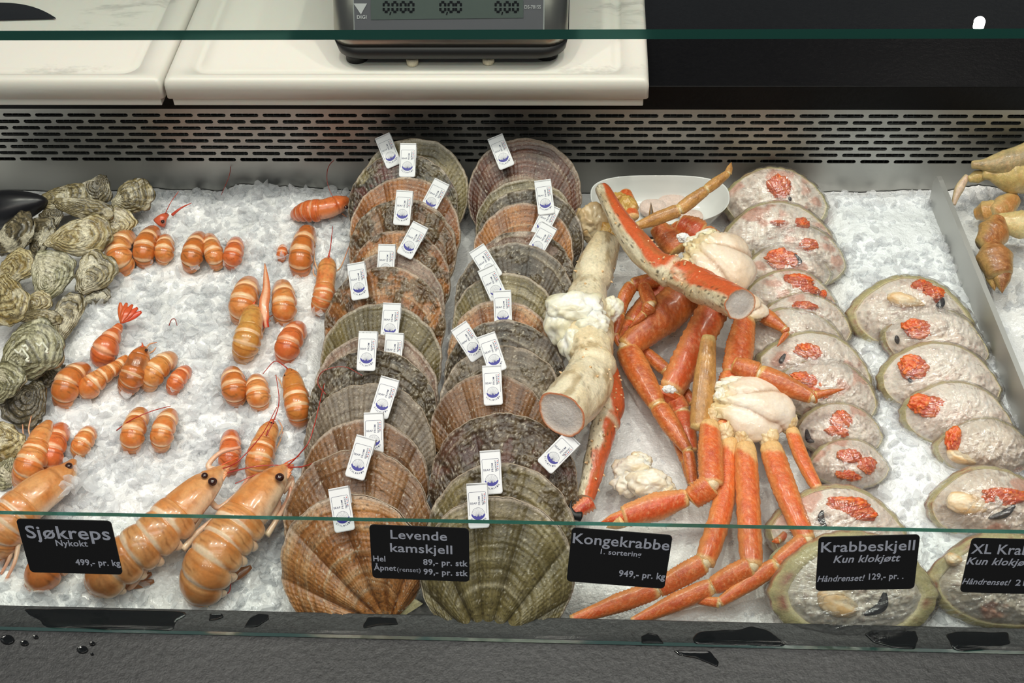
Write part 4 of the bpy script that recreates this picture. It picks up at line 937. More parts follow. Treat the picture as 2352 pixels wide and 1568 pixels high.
lango('big langoustine in the front centre with bulging eyes and its tail behind the card', [(520, 1068, .042, 8), (502, 1084, .044, 34), (482, 1106, .046, 66), (446, 1142, .046, 92), (404, 1184, .044, 104), (352, 1232, .042, 104), (300, 1272, .036, 106), (245, 1318, .022, 98), (228, 1336, -.008, 60)], GB, LP, .48, 30,
      eyes=[(488, 1106, 11), (470, 1092, 8)], rost=(548, 1050, .05), feelers=[[(505, 1078, .045), (545, 1060, .06), (600, 1000, .06), (636, 935, .05)], [(505, 1090, .045), (580, 1072, .05), (640, 1068, .05), (700, 1075, .04)]],
      legs=[[(500, 1080, .04), (478, 1070, .045), (505, 1040, .045), (552, 1027, .04)], [(482, 1150, .028), (505, 1165, .03), (548, 1130, .03), (572, 1095, .03)], [(462, 1185, .024), (440, 1225, .024), (470, 1215, .024), (535, 1160, .026)], [(420, 1262, .03), (455, 1222, .032), (505, 1180, .034), (556, 1128, .03)], [(340, 1300, .014), (305, 1345, .008), (290, 1352, .003)]], seed=35, bury=False, big=True, fan=((278, 1350, .008), (338, 1300, .014)))
lango('rightmost big langoustine at the front, tail curled toward the viewer', [(662, 1066, .042, 8), (648, 1080, .044, 34), (628, 1104, .046, 72), (596, 1142, .046, 100), (556, 1194, .044, 112), (520, 1240, .042, 112), (484, 1290, .036, 116), (462, 1338, .016, 102), (456, 1356, -.008, 60)], GB, LP, .48, 30,
      eyes=[(642, 1096, 11)], rost=(690, 1046, .052), feelers=[[(660, 1070, .045), (690, 1040, .06), (715, 1000, .07), (745, 880, .07)], [(650, 1072, .05), (600, 1085, .05), (540, 1110, .05)], [(660, 1074, .045), (700, 1070, .06), (725, 1060, .07)], [(530, 1330, .012), (525, 1360, .008), (490, 1372, .006), (460, 1368, .01)]],
      legs=[[(648, 1130, .03), (672, 1108, .034), (654, 1160, .026), (622, 1175, .02)], [(650, 1110, .034), (668, 1096, .036), (674, 1112, .03)], [(622, 1190, .034), (640, 1158, .034), (628, 1120, .034)], [(612, 1230, .03), (634, 1196, .032), (662, 1150, .03), (668, 1118, .034)], [(512, 1336, .02), (540, 1290, .018), (548, 1250, .014)]], seed=37, bury=False, big=True, fan=((506, 1346, .010), (546, 1274, .016)))
def claw():
    pts = [(612, 752, .02), (609, 735, .026), (606, 700, .034), (612, 660, .038), (608, 605, .036)]
    t_ = thing('langoustine_claw', 'long thin langoustine claw pointing up out of the ice, red at its base', 'claw', tuple(P(612, 752, .0)))
    q = smooth_path([P(*v) for v in pts], 30); w = np.interp(np.linspace(0, 1, 30), [0, .2, .3, .6, .85, 1], [7, 7, 11, 12, 7, 1.5])*mpp(q[0])
    V, f, s, th = tube(q, w, w*.6, VIEW, 14); c = lerp(C(206, 60, 40), C(226, 134, 88), sst(.15, .4, s)); c = lerp(c, C(244, 204, 170), (np.abs(np.cos(th)) < .25)*.7)
    mk('claw', V, f, m_lang, t_, cols=c)
claw()
# small red bits of shell and feelers in the ice
def head_bit():
    t_ = thing('langoustine', 'tiny langoustine head with one black eye poking out of the back of the ice', 'langoustine', tuple(P(375, 505, .0)))
    q = smooth_path([P(366, 512, .008), P(374, 500, .014), P(384, 492, .012)], 10); V, f, _, _ = tube(q, np.linspace(.009, .003, 10), np.linspace(.007, .002, 10), VIEW, 12); mk('head', V, f, m_lang, t_, cols=np.repeat([C(206, 96, 62)], len(V), 0))
    c = P(374, 509, .02); V, f, _ = ellipsoid(c, (.0026,)*3, None, 10, 12); mk('eye', V, f, m_eye, t_)
    for L in ([(378, 494, .014), (392, 465, .03), (410, 440, .03)], [(395, 494, .008), (415, 478, .014), (440, 466, .01)]):
        q = smooth_path([P(*v) for v in L], 16); r = .0006 if L[0][0] < 380 else .0022; V, f, _, _ = tube(q, np.linspace(r, .0004, 16), np.linspace(r, .0004, 16), VIEW, 6); mk('antenna' if r < .001 else 'leg', V, f, m_lang, t_, cols=np.repeat([C(196, 70, 46)], len(V), 0))
head_bit()
FE = [([(530, 380, .03), (526, 405, .03), (508, 448, .01)], 'fine dark feeler standing against the steel wall above the ice'), ([(786, 355, .04), (756, 380, .04), (752, 420, .03), (770, 465, .015)], 'fine red feelers rising beside the left scallop row at the back'),
      ([(1750, 845, .1), (1752, 846, .1), (1753, 850, .1)], None), ([(388, 748, .012), (394, 734, .018), (402, 733, .018), (407, 748, .012)], 'tiny hair-thin feeler looping out of the white ice'), ([(748, 905, .09), (730, 880, .09), (742, 852, .1), (790, 842, .1), (832, 862, .1)], 'long red feeler curling over the left scallops')]
for L, lb in FE:
    if not lb: continue
    q = smooth_path([P(*v) for v in L], 20); V, f, _, _ = tube(q, np.linspace(.0006, .0004, 20), np.linspace(.0006, .0004, 20), VIEW, 6)
    o = mk('feeler', V-q[0], f, m_lang, None, cols=np.repeat([C(150, 52, 40)], len(V), 0)); o.location = q[0]; tag(o, lb, 'feeler')
# ------------------------------------------------------------------ crab legs
OR1 = dict(o=C(218, 104, 42), d=C(196, 76, 32), c=C(226, 190, 130), u=C(222, 160, 96))
OR2 = dict(o=C(200, 100, 42), d=C(170, 74, 32), c=C(220, 180, 110), u=C(206, 140, 76))
OCH = dict(o=C(192, 140, 74), d=C(150, 100, 50), c=C(214, 186, 124), u=C(200, 156, 96))
RED_ = dict(o=C(206, 74, 40), d=C(168, 44, 24), c=C(230, 190, 150), u=C(226, 170, 120))
def leg_seg(a, b, wa, wm, wb, pal, bow=0., flat=.72, side=20, spin=0., joint=True, spines=0., seed=0., tip=False, blunt=False):
    """one shell segment between two px points (x,y,h). returns (V, faces, cols)"""
    A, B = P(*a), P(*b); s = mpp((A+B)/2)/2; L = np.linalg.norm(B-A); n = 46
    d = (B-A)/L; sx = np.cross(d, VIEW); sx /= np.linalg.norm(sx)
    t = np.linspace(0, 1, n); pa = A+(B-A)*t[:, None]+sx*(bow*s*np.sin(np.pi*t))[:, None]
    w = np.interp(t, [0, .04, .12, .45, .9, 1], [wa*.8, wa*.92, wa, wm, wb*1.02, wb*.88])*s
    if tip: w = np.interp(t, [0, .1, .5, 1], [wa, wa*.95, wm, .6])*s
    TH_ = np.linspace(0, 2*np.pi, side*2, endpoint=False)[None]+0*t[:, None]; tt = t[:, None]+0*TH_
    up = VIEW*math.cos(spin)+sx*math.sin(spin)
    T, S, U = frames(pa, up)
    z = fbm(stk([tt*L*120+seed, np.cos(TH_)*1.5, np.sin(TH_)*1.5], -1), 3)
    bumps = fbm(stk([tt*L*900+seed, np.cos(TH_)*7, np.sin(TH_)*7], -1), 2)
    edge = np.clip(1-np.abs(np.abs(np.cos(TH_))-1)/.06, 0, 1)
    R = w[:, None]*(1+.03*z+.025*np.clip(bumps, 0, 1)+spines*edge*np.clip(np.sin(tt*L*1600), 0, 1))
    V = (pa[:, None]+S[:, None]*(R*np.cos(TH_))[..., None]+U[:, None]*(R*flat*np.sin(TH_))[..., None]).reshape(-1, 3)
    c = lerp(pal['o'], pal['d'], np.clip(.25+.7*z+.3*(tt-.3), 0, 1))
    c = lerp(c, pal['u'], sst(.35, .95, np.abs(np.cos(TH_)))*.55+sst(.0, -.4, np.sin(TH_))*.5)
    cl = .11 if joint == 2 else .045
    if joint: c = lerp(c, pal['c'], sst(cl+.03, cl-.02, tt+.4*cl*np.cos(TH_)+.02*z)*.9); c = lerp(c, pal['c']*1.05, sst(.955, .985, tt)*.7)
    if tip: c = lerp(c, C(70, 44, 28), sst(.9, 1, tt)*.8)
    mo = fbm(stk([tt*L*420+seed, np.cos(TH_)*5, np.sin(TH_)*5], -1), 4, .65); c = lerp(c, C(240, 170, 110), sst(.2, .9, mo)*.22); c = lerp(c, pal['d']*.8, sst(.3, .9, -mo)*.22); c = lerp(c, C(246, 200, 150), np.clip(bumps-.4, 0, 1)*.5)
    c = c.reshape(-1, 3); m = side*2; nn = n*m; j = np.arange(m); k = (j+1) % m
    V = np.vstack([V, pa[0]-d*w[0]*(.25 if not blunt else 0), pa[-1]+d*w[-1]*(.25 if not blunt else 0)]); c = np.vstack([c, pal['c'], pal['c']])
    fs = [gf(n, m, True), np.vstack([stk([k, j, np.full(m, nn)], 1), stk([j+nn-m, k+nn-m, np.full(m, nn+1)], 1)])]
    return V, fs, c
def comb(L_):
    V, f = join([(a, b) for a, b, c in L_]); return V, f, np.vstack([c for a, b, c in L_])
def crab_leg(root, name, pts, pal, label=None, **k):
    """pts: list of (x,y,h,w) joints"""
    segs = []; n = len(pts)-1
    for i in range(n):
        a, b = pts[i], pts[i+1]; last = i == n-1 and k.get('pointed', False)
        wm = max(a[3], b[3]) if not last else a[3]*.75
        segs.append(leg_seg(a[:3], b[:3], a[3], wm*1.02 if not last else wm, b[3], pal, bow=(a[4] if len(a) > 4 else 0), spines=k.get('spines', .05), seed=a[0]*.1, tip=last, joint=(2 if i == 0 and k.get('collar') else 1), flat=k.get('flat', .72)))
        if i: # membrane ring in the joint
            p = P(*a[:3]); w = a[3]*mpp(p)/2; V, f, D = ellipsoid(p, (w*.66,)*3, None, 10, 14); segs.append((V, f, np.repeat([C(232, 206, 168)], len(V), 0)))
    V, f, c = comb(segs); o = mk(name, V, f, m_crab, root, cols=c)
    if label: o['label'] = label
    return o
def shoulder(root, cx, cy, rx, ry, h, ang, seed, name='shoulder', label='cream cut shoulder with ribbed white flesh'):
    p = P(cx, cy, h); s = mpp(p); n = VIEW*.6+np.array([0, 0, .55]); n /= np.linalg.norm(n)
    d = hitp(cx+10*math.cos(math.radians(ang)), cy-10*math.sin(math.radians(ang)), p, n)-p; d /= np.linalg.norm(d); Y = np.cross(n, d); fr = (d, Y, n)
    nu, nv = 60, 120; u = np.linspace(0, np.pi, nu)[:, None]; v = np.linspace(0, 2*np.pi, nv, endpoint=False)[None]
    D = stk([np.sin(u)*np.cos(v), np.sin(u)*np.sin(v), np.cos(u)+0*v], -1)
    fan = np.arctan2(D[..., 1], D[..., 0]+1.15)
    rib = np.abs(np.sin(fan*4.6+seed+.25*fbm(D*1.5+seed, 2)))**.55; fz = fbm(D*1.3+seed, 3); fr2 = fbm(D*7+seed, 4)
    R = 1+.19*(rib-.6)*sst(-.5, .3, D[..., 2])+.08*fz+.012*fr2+.16*np.clip(fr2, 0, 1)*sst(-.3, -.7, D[..., 0])
    V = (D*R[..., None]*np.array([rx*s, ry*s, .55*min(rx, ry)*s])).reshape(-1, 3)
    c = lerp(C(242, 228, 212), C(232, 206, 180), .4+.9*fz); c = lerp(c, C(176, 132, 98), np.clip(.55-rib, 0, 1)*1.6*(D[..., 2] > -.2)); c = lerp(c, C(240, 236, 222), sst(.1, .5, fr2)*.7*sst(0, -.6, D[..., 0])); c = lerp(c, C(214, 190, 110), sst(-.35, -.9, D[..., 0])*.5)
    o = mk(name, local(fr, V, p), gf(nu, nv, True), m_soft, root, cols=c.reshape(-1, 3)); o['label'] = label
    return o
def pincer(root, a, b, w, pal, tip1, tip2):
    V1 = leg_seg(a, b, w*.7, w, w*.8, pal, flat=.75, spines=.06, seed=4)
    V2 = leg_seg(b, tip1, w*.5, w*.36, 2, pal, tip=True, joint=False); V3 = leg_seg((b[0]+(tip2[0]-b[0])*.05, b[1]+12, b[2]), tip2, w*.45, w*.34, 2, dict(pal, o=C(232, 196, 140), d=C(222, 170, 110)), tip=True, joint=False)
    V, f, c = comb([V1, V3]); o = mk('claw', V, f, m_crab, root, cols=c); V, f, c = V2
    sub('moving_finger', V, f, m_crab, o, root, cols=c); return o
# lower snow crab cluster
r1 = thing('snow_crab_cluster', 'lower cluster of orange snow crab legs spreading toward the front from a cream shoulder', 'crab legs', tuple(P(1735, 945, .0)), 'snow crab leg clusters')
shoulder(r1, 1732, 940, 92, 72, .06, -10, 1.3)
K = [
 ('leg', [(1630, 968, .062, 46), (1634, 1112, .054, 56), (1588, 1146, .042, 52)], dict(spines=.09)),
 ('leg', [(1676, 1008, .05, 46, -30), (1618, 1292, .034, 50)], dict(spines=.1)),
 ('leg', [(1618, 1294, .03, 36), (1512, 1352, .02, 44), (1312, 1424, .006, 26)], dict(spines=.04)),
 ('leg', [(1712, 1020, .054, 54), (1726, 1300, .038, 52)], {}),
 ('leg', [(1724, 1303, .034, 40), (1636, 1346, .024, 44), (1452, 1428, .006, 24)], dict(spines=.04)),
 ('leg', [(1768, 1020, .054, 56, 8), (1852, 1240, .046, 46)], {}),
 ('leg', [(1850, 1244, .042, 38), (1784, 1296, .036, 40), (1652, 1384, .02, 26), (1566, 1374, .012, 12)], dict(pointed=True, spines=.03)),
 ('leg', [(1818, 985, .05, 34, 10), (1878, 1122, .046, 28)], dict(spines=.03)),
 ('leg', [(1877, 1124, .044, 24), (1862, 1176, .034, 26), (1790, 1240, .03, 18), (1772, 1244, .028, 10)], dict(pointed=True, spines=.03)),
]
for nm, pts, k in K[:1]: crab_leg(r1, 'claw_arm', pts, OR1, collar=1, **k)
# joined chains: one leg object per limb
def chain(root, pts, pal, **k): crab_leg(root, 'leg', pts, pal, **k)
chain(r1, K[1][1]+K[2][1][1:], OR1, spines=.09, collar=1); chain(r1, K[3][1]+K[4][1][1:], OR1, collar=1); chain(r1, K[5][1]+K[6][1][1:], OR1, pointed=True, collar=1); chain(r1, K[7][1]+K[8][1][1:], OR1, pointed=True, spines=.03, collar=1)
pincer(r1, (1578, 1142, .042), (1432, 1186, .036), 66, dict(OR1, o=C(212, 84, 34), u=C(230, 186, 120)), (1378, 1200, .03), (1392, 1212, .024))
crab_leg(r1, 'leg', [(1690, 952, .05, 42), (1660, 985, .056, 40)], OR1)
# membranes need the fluff helper, defined below; called there
# upper snow crab cluster
r2 = thing('snow_crab_cluster', 'upper tangle of orange snow crab legs under the big spiny king crab leg', 'crab legs', tuple(P(1640, 640, .0)), 'snow crab leg clusters')
shoulder(r2, 1652, 615, 82, 80, .085, -35, 4.1)
shoulder(r2, 1708, 705, 34, 56, .07, 80, 2.2, 'shoulder_joint', 'yellow cream joint at the side of the shoulder')
chain(r2, [(1712, 730, .075, 52), (1688, 862, .06, 62), (1672, 905, .055, 52)], OR1, spines=.08)
chain(r2, [(1650, 690, .06, 72), (1542, 895, .03, 62), (1528, 925, .02, 34)], dict(OR1, o=C(208, 92, 38)), spines=.08)
chain(r2, [(1590, 665, .05, 88), (1438, 800, .035, 58), (1510, 930, .03, 44), (1580, 1035, .024, 28), (1592, 1112, .014, 24)], OR2, spines=.05)
chain(r2, [(1530, 655, .04, 60), (1455, 748, .03, 60), (1432, 786, .028, 40)], dict(OR1, o=C(206, 84, 34)), spines=.03)
chain(r2, [(1515, 640, .06, 34), (1452, 654, .06, 32, 10), (1425, 720, .05, 24), (1412, 768, .04, 18), (1432, 812, .03, 14)], OR2, pointed=True, spines=.03)
chain(r2, [(1478, 655, .06, 30), (1494, 700, .066, 32), (1480, 720, .06, 20), (1446, 752, .05, 8)], OR2, pointed=True, spines=.02)
chain(r2, [(1465, 795, .022, 30), (1530, 850, .02, 30), (1592, 925, .016, 24)], OR2)
chain(r2, [(1538, 895, .024, 36), (1566, 945, .022, 42), (1592, 1035, .018, 24)], dict(OR1, o=C(206, 92, 50)), spines=.04)
chain(r2, [(1555, 1000, .01, 30), (1578, 1060, .01, 30), (1596, 1118, .008, 26)], OR2)
chain(r2, [(1738, 712, .06, 36), (1802, 756, .06, 22), (1808, 764, .058, 16), (1784, 797, .055, 8)], OR2, pointed=True, spines=.02)
chain(r2, [(1684, 838, .075, 42), (1742, 858, .075, 50), (1865, 912, .07, 34), (1872, 908, .07, 20), (1942, 892, .075, 6)], OR2, pointed=True, spines=.03)
chain(r2, [(1672, 612, .04, 60), (1590, 560, .04, 62), (1545, 520, .045, 40)], OR2)
chain(r2, [(1560, 575, .045, 60), (1508, 520, .055, 42)], dict(OR2, o=C(202, 104, 48)))
chain(r2, [(1656, 580, .05, 56), (1610, 540, .055, 64), (1560, 512, .06, 46)], dict(OR1, o=C(204, 76, 30)))
chain(r2, [(1462, 520, .085, 22), (1560, 482, .1, 30), (1622, 436, .11, 24), (1672, 398, .115, 18), (1680, 372, .12, 8)], OCH, pointed=True, spines=.02)
crab_leg(r2, 'leg', [(1628, 772, .09, 38), (1608, 985, .055, 50)], OCH, 'ochre upright leg segment with a blunt cut top', spines=.02)
crab_leg(r2, 'leg', [(1497, 520, .07, 16), (1495, 464, .09, 4)], dict(OCH, o=C(90, 70, 40), d=C(40, 30, 20)), 'dark pointed claw tip sticking up', pointed=True, spines=0)
# king crab legs
def king(path, widths, label, seed, white=.5, cut_end=True, spin=0., nsp=26, red=C(210, 96, 50), n=110, joints=(), parts_extra=None, nm='king_crab_leg'):
    q = smooth_path([P(*v) for v in path], n); t = np.linspace(0, 1, n); s = mpp(q[n//2])/2
    w = np.interp(t, np.linspace(0, 1, len(widths)), widths)*s
    for jt in joints: w = w*(1+.10*np.exp(-((t-jt)/.025)**2)-.12*np.exp(-((t-jt-.045)/.02)**2))
    t_ = thing('king_crab_leg', label, 'crab leg', tuple(q[n//2]-[0, 0, w.max()]), 'king crab legs')
    m = 56; TH_ = np.linspace(0, 2*np.pi, m, endpoint=False)[None]+0*t[:, None]; tt = t[:, None]+0*TH_
    T = np.gradient(q, axis=0); T /= np.linalg.norm(T, axis=1)[:, None]; sx = np.cross(T, VIEW); sx /= np.linalg.norm(sx, axis=1)[:, None]
    up = VIEW*math.cos(spin)+sx*math.sin(spin); T, S, U = frames(q, up)
    z = fbm(stk([tt*9+seed, np.cos(TH_)*1.2, np.sin(TH_)*1.2], -1), 4); z2 = fbm(stk([tt*60+seed, np.cos(TH_)*5, np.sin(TH_)*5], -1), 3)
    R = w[:, None]*(1+.09*z+.025*z2)
    V = (q[:, None]+S[:, None]*(R*np.cos(TH_))[..., None]+U[:, None]*(R*.88*np.sin(TH_))[..., None]).reshape(-1, 3)
    wc = lerp(C(232, 220, 192), C(222, 202, 164), .4+z); k = np.sin(TH_)+.35*z
    c = lerp(wc, red, sst(white-.22, white+.12, k)); c = lerp(c, red*.8, np.clip(z2*.5*(k > white), 0, .4))
    dots = sst(.62, .72, fbm(stk([tt*70+seed, np.cos(TH_)*9, np.sin(TH_)*9+3], -1), 2))
    c = lerp(c, C(58, 44, 26), dots*(.85 if white < 1 else .35)*(k < white+.25)); br = sst(.2, .6, fbm(stk([tt*14+seed*2, np.cos(TH_)*2, np.sin(TH_)*2+8], -1), 3)); c = lerp(c, C(150, 120, 70), br*(.35 if white < 1 else .6))
    for jt in joints: c = lerp(c, C(228, 214, 184), np.exp(-((tt-jt-.03)/.018)**2)*.8)
    c = c.reshape(-1, 3); nn = n*m; j = np.arange(m); kk = (j+1) % m
    V2 = np.vstack([V, q[0]-T[0]*w[0]*.3]); c = np.vstack([c, c[0]])
    mk('shell', V2, [gf(n, m, True), stk([kk, j, np.full(m, nn)], 1)], m_crab, t_, cols=c)
    # cut face
    if cut_end:
        ring = V[nn-m:]; ctr = ring.mean(0); L = [ring, ctr+(ring-ctr)*.94+T[-1]*.0006, ctr+(ring-ctr)*.88-T[-1]*.0006, ctr+(ring-ctr)*.5+T[-1]*.0008]
        Vc = np.vstack(L+[ctr[None]+T[-1]*.001]); cc = np.vstack([np.repeat([C(206, 110, 74)], m, 0), np.repeat([C(226, 160, 120)], m, 0), np.repeat([C(226, 212, 200)], m, 0), np.repeat([C(216, 208, 202)], m, 0), [C(220, 212, 206)]])
        o = mk('cut_face', Vc, [gf(4, m, True), stk([j+3*m, kk+3*m, np.full(m, 4*m)], 1)], m_meat, t_, cols=cc); o['label'] = 'pale flat cut end with white flesh'
    else:
        ring = V[nn-m:]; ctr = ring.mean(0); mk('end_cap', np.vstack([ring, ctr+T[-1]*w[-1]*.3]), [stk([j, kk, np.full(m, m)], 1)], m_crab, t_, cols=np.repeat([c[-2]], m+1, 0))
    # spines
    rg = np.random.default_rng(int(seed*10)+1); vs = []
    for i in range(nsp):
        a = rg.uniform(.05, .93); th = rg.uniform(-.3, np.pi+.3); i0 = int(a*(n-1)); d = S[i0]*math.cos(th)+U[i0]*math.sin(th)*.88; b = q[i0]+d*w[i0]*.95; l = rg.uniform(.0018, .0042)
        V, f, _, _ = tube([b, b+d*l*.6+T[i0]*l*.2, b+d*l+T[i0]*l*.5], np.array([.0017, .0010, .0002]), np.array([.0017, .0010, .0002]), T[i0], 8); vs.append((V, f))
    V, f = join(vs); mk('spines', V, f, m_crab, t_, cols=np.repeat([C(236, 196, 150)], len(V), 0))
    return t_
king([(1385, 436, .085), (1432, 520, .105), (1500, 600, .115), (1560, 630, .12), (1625, 664, .125), (1700, 700, .15)], [44, 58, 72, 70, 82, 84, 82, 80], 'big king crab leg with red-orange top and dotted white side lying across the pile', 2.1, white=.45, spin=-.9, joints=(.53,), nsp=46)
kb = king([(1392, 556, .05), (1362, 632, .06), (1348, 700, .07), (1350, 780, .075), (1362, 840, .08), (1338, 892, .095), (1288, 950, .118)], [74, 92, 88, 110, 112, 90, 106, 122, 112], 'thick cream king crab leg ending in a big round cut face near the scallops', 5.2, white=1.6, joints=(.17, .36, .66), nsp=26)
def fluff(root, spots, name, mat, seed, c1=C(238, 232, 218), c2=C(226, 206, 172), label=None):
    vs, cs = [], []
    for (x, y, h, rx, ry) in spots:
        p = P(x, y, h); s = mpp(p); V, f, D = ellipsoid((0, 0, 0), (1, 1, 1), None, 34, 60); z = fbm(D*1.4+seed+x, 3); z2 = fbm(D*4+seed+x, 3)
        D = D*(1+.28*z+.08*z2)[:, None]; V = p+D[:, :1]*rx*s*RT+D[:, 1:2]*ry*s*UP+D[:, 2:3]*min(rx, ry)*s*.75*VIEW; vs.append((V, f)); cs.append(lerp(c1, c2, .35+.9*z))
    V, f = join(vs); o = mk(name, V, f, mat, root, cols=np.vstack(cs))
    if label: o['label'] = label
    return o
fluff(r1, [(1664, 992, .055, 20, 24), (1708, 1002, .052, 22, 26), (1766, 1004, .052, 24, 26), (1812, 966, .054, 20, 24), (1640, 955, .06, 20, 22)], 'leg_sockets', m_soft, 4.4, C(236, 214, 176), C(222, 190, 140), 'cream sockets where the legs join the shoulder')
fluff(r1, [(1662, 888, .07, 26, 16), (1690, 876, .072, 30, 12), (1656, 912, .07, 16, 22)], 'torn_membrane', m_soft, 5.4, C(244, 240, 230), C(228, 214, 184), 'frilly white torn membrane along the shoulder')
fluff(r2, [(1600, 560, .09, 30, 18), (1622, 545, .092, 24, 20), (1590, 585, .088, 18, 26)], 'torn_membrane', m_soft, 6.4, C(244, 240, 230), C(226, 212, 170), 'frilly white torn membrane along the shoulder')
fluff(kb, [(1322, 715, .095, 68, 42), (1292, 740, .085, 42, 52), (1360, 745, .09, 40, 38), (1318, 790, .08, 30, 40), (1402, 712, .075, 26, 30)], 'torn_flesh', m_soft, 3.2, C(240, 238, 230), C(224, 216, 186), 'torn white flesh bulging out of the joint')
kc = king([(1402, 850, .03), (1402, 920, .04), (1385, 985, .045), (1366, 1060, .042), (1345, 1145, .035)], [44, 60, 76, 70, 64, 60, 50, 40], 'slim dotted king crab leg with a black curved claw tip pointing to the front', 8.4, white=.5, spin=-.8, joints=(.42,), cut_end=False, nsp=30)
V, f, c = leg_seg((1358, 1150, .035), (1318, 1180, .03), 40, 34, 30, RED_, joint=False, spines=.2); ft = mk('foot_joint', V, f, m_crab, kc, cols=c)
pp = smooth_path([P(1334, 1186, .05), P(1318, 1182, .053), P(1310, 1166, .056), P(1313, 1148, .058)], 16); V, f, s, _ = tube(pp, np.linspace(.0052, .0006, 16), np.linspace(.0045, .0006, 16), VIEW, 12)
sub('claw_tip', V, f, m_black, ft, kc)
t_ = thing('crab_joint', 'torn cream joint of crab flesh lying on the ice above the orange pincer', 'crab flesh', tuple(P(1465, 1105, .0)))
fluff(t_, [(1455, 1080, .03, 50, 34), (1490, 1110, .03, 50, 34), (1438, 1112, .024, 34, 30), (1520, 1130, .024, 34, 24), (1470, 1060, .034, 26, 20)], 'flesh', m_soft, 7.7)
# knuckles behind the bowl
t_ = thing('crab_joint', 'pale brown crab knuckle leaning on the bowl left of the big spiny leg', 'crab flesh', tuple(P(1365, 520, .0)))
fluff(t_, [(1358, 508, .045, 34, 38), (1352, 530, .035, 26, 26)], 'knuckle', m_soft, 1.7, C(216, 196, 160), C(190, 156, 108))
fluff(t_, [(1395, 535, .04, 18, 22), (1415, 458, .06, 26, 20), (1440, 480, .06, 22, 30)], 'membrane', m_soft, 2.7, C(206, 170, 96), C(190, 140, 70))
crab_leg(t_, 'segment', [(1436, 440, .055, 30), (1452, 500, .06, 34)], OR1)
# crumbs of white flesh
for (x, y, h, r, lb) in ((1568, 545, .085, 16, 'white crumb of flesh on the orange leg left of the upper shoulder'), (1536, 893, .05, 13, 'white crumb of flesh on the crossing legs below the ochre leg')):
    t_ = thing('flesh_crumb', lb, 'crab flesh', tuple(P(x, y, h))); fluff(t_, [(x, y, h, r, r*.7), (x+8, y+3, h, r*.6, r*.5)], 'crumb', m_meat, x, C(244, 244, 242), C(232, 232, 230))
# ------------------------------------------------------------------ bowl
def bowl():
    ctr = P(1515, 455, .045); n = np.array([.02, -.12, 1.]); n /= np.linalg.norm(n); s = mpp(ctr)
    X = np.array([1, .03, -.02]); X -= n*(X@n); X /= np.linalg.norm(X); Y = np.cross(n, X); fr = (X, Y, n)
    a = 158*s; b = .062/1.0
    b = 61*s/math.sin(math.radians(44.5+8))*1.02
    t_ = thing('white_bowl', 'oval white porcelain bowl at the back between the scallops and wrapped shells', 'bowl', tuple(ctr-n*.045))
    prof = [(.60, -.040), (.62, -.042), (.72, -.038), (.86, -.024), (.96, -.008), (1.0, 0), (1.006, .0012), (1.0, .002), (.985, .0008), (.94, -.007), (.84, -.022), (.70, -.033), (.5, -.037), (.2, -.038), (.01, -.038)]
    m = 96; th = np.linspace(0, 2*np.pi, m, endpoint=False); V = []
    sup = 1/(np.abs(np.cos(th))**2.5+np.abs(np.sin(th))**2.5)**(1/2.5)
    for r, z in prof: V.append(np.column_stack([a*r*np.cos(th)*sup, b*r*np.sin(th)*sup, np.full(m, z)+.004*np.cos(2*th)*max(0, r-.8)*5]))
    mk('bowl', local(fr, np.vstack(V), ctr), gf(len(prof), m, True), pmat('porcelain', C(222, 224, 222), .1, Coat_Weight=.6), t_)
    for (x, y, r, lb) in ((1500, 478, 40, 'pale scallop meat slice at the bottom of the bowl, leftmost'), (1545, 470, 46, 'pale scallop meat slice in the middle of the bowl'), (1588, 500, 34, 'pale scallop meat slice nearest the viewer in the bowl')):
        p = hitp(x, y, ctr-n*.028, n); rr = r*s*.8; V = []
        for k, z in ((.9, -.005), (1, -.002), (1, .002), (.92, .0045), (.5, .005), (.01, .005)): V.append(np.column_stack([rr*k*np.cos(th), rr*k*np.sin(th)*.8, np.full(m, z)+.0008*np.sin(th*3)]))
        V = local(fr, np.vstack(V), p); g_ = mk('scallop_meat', V-p, gf(6, m, True), m_meat, None, cols=np.repeat([C(216, 196, 186)], len(V), 0)); g_.location = p; tag(g_, lb, 'scallop meat', 'slices in the white bowl')
bowl()
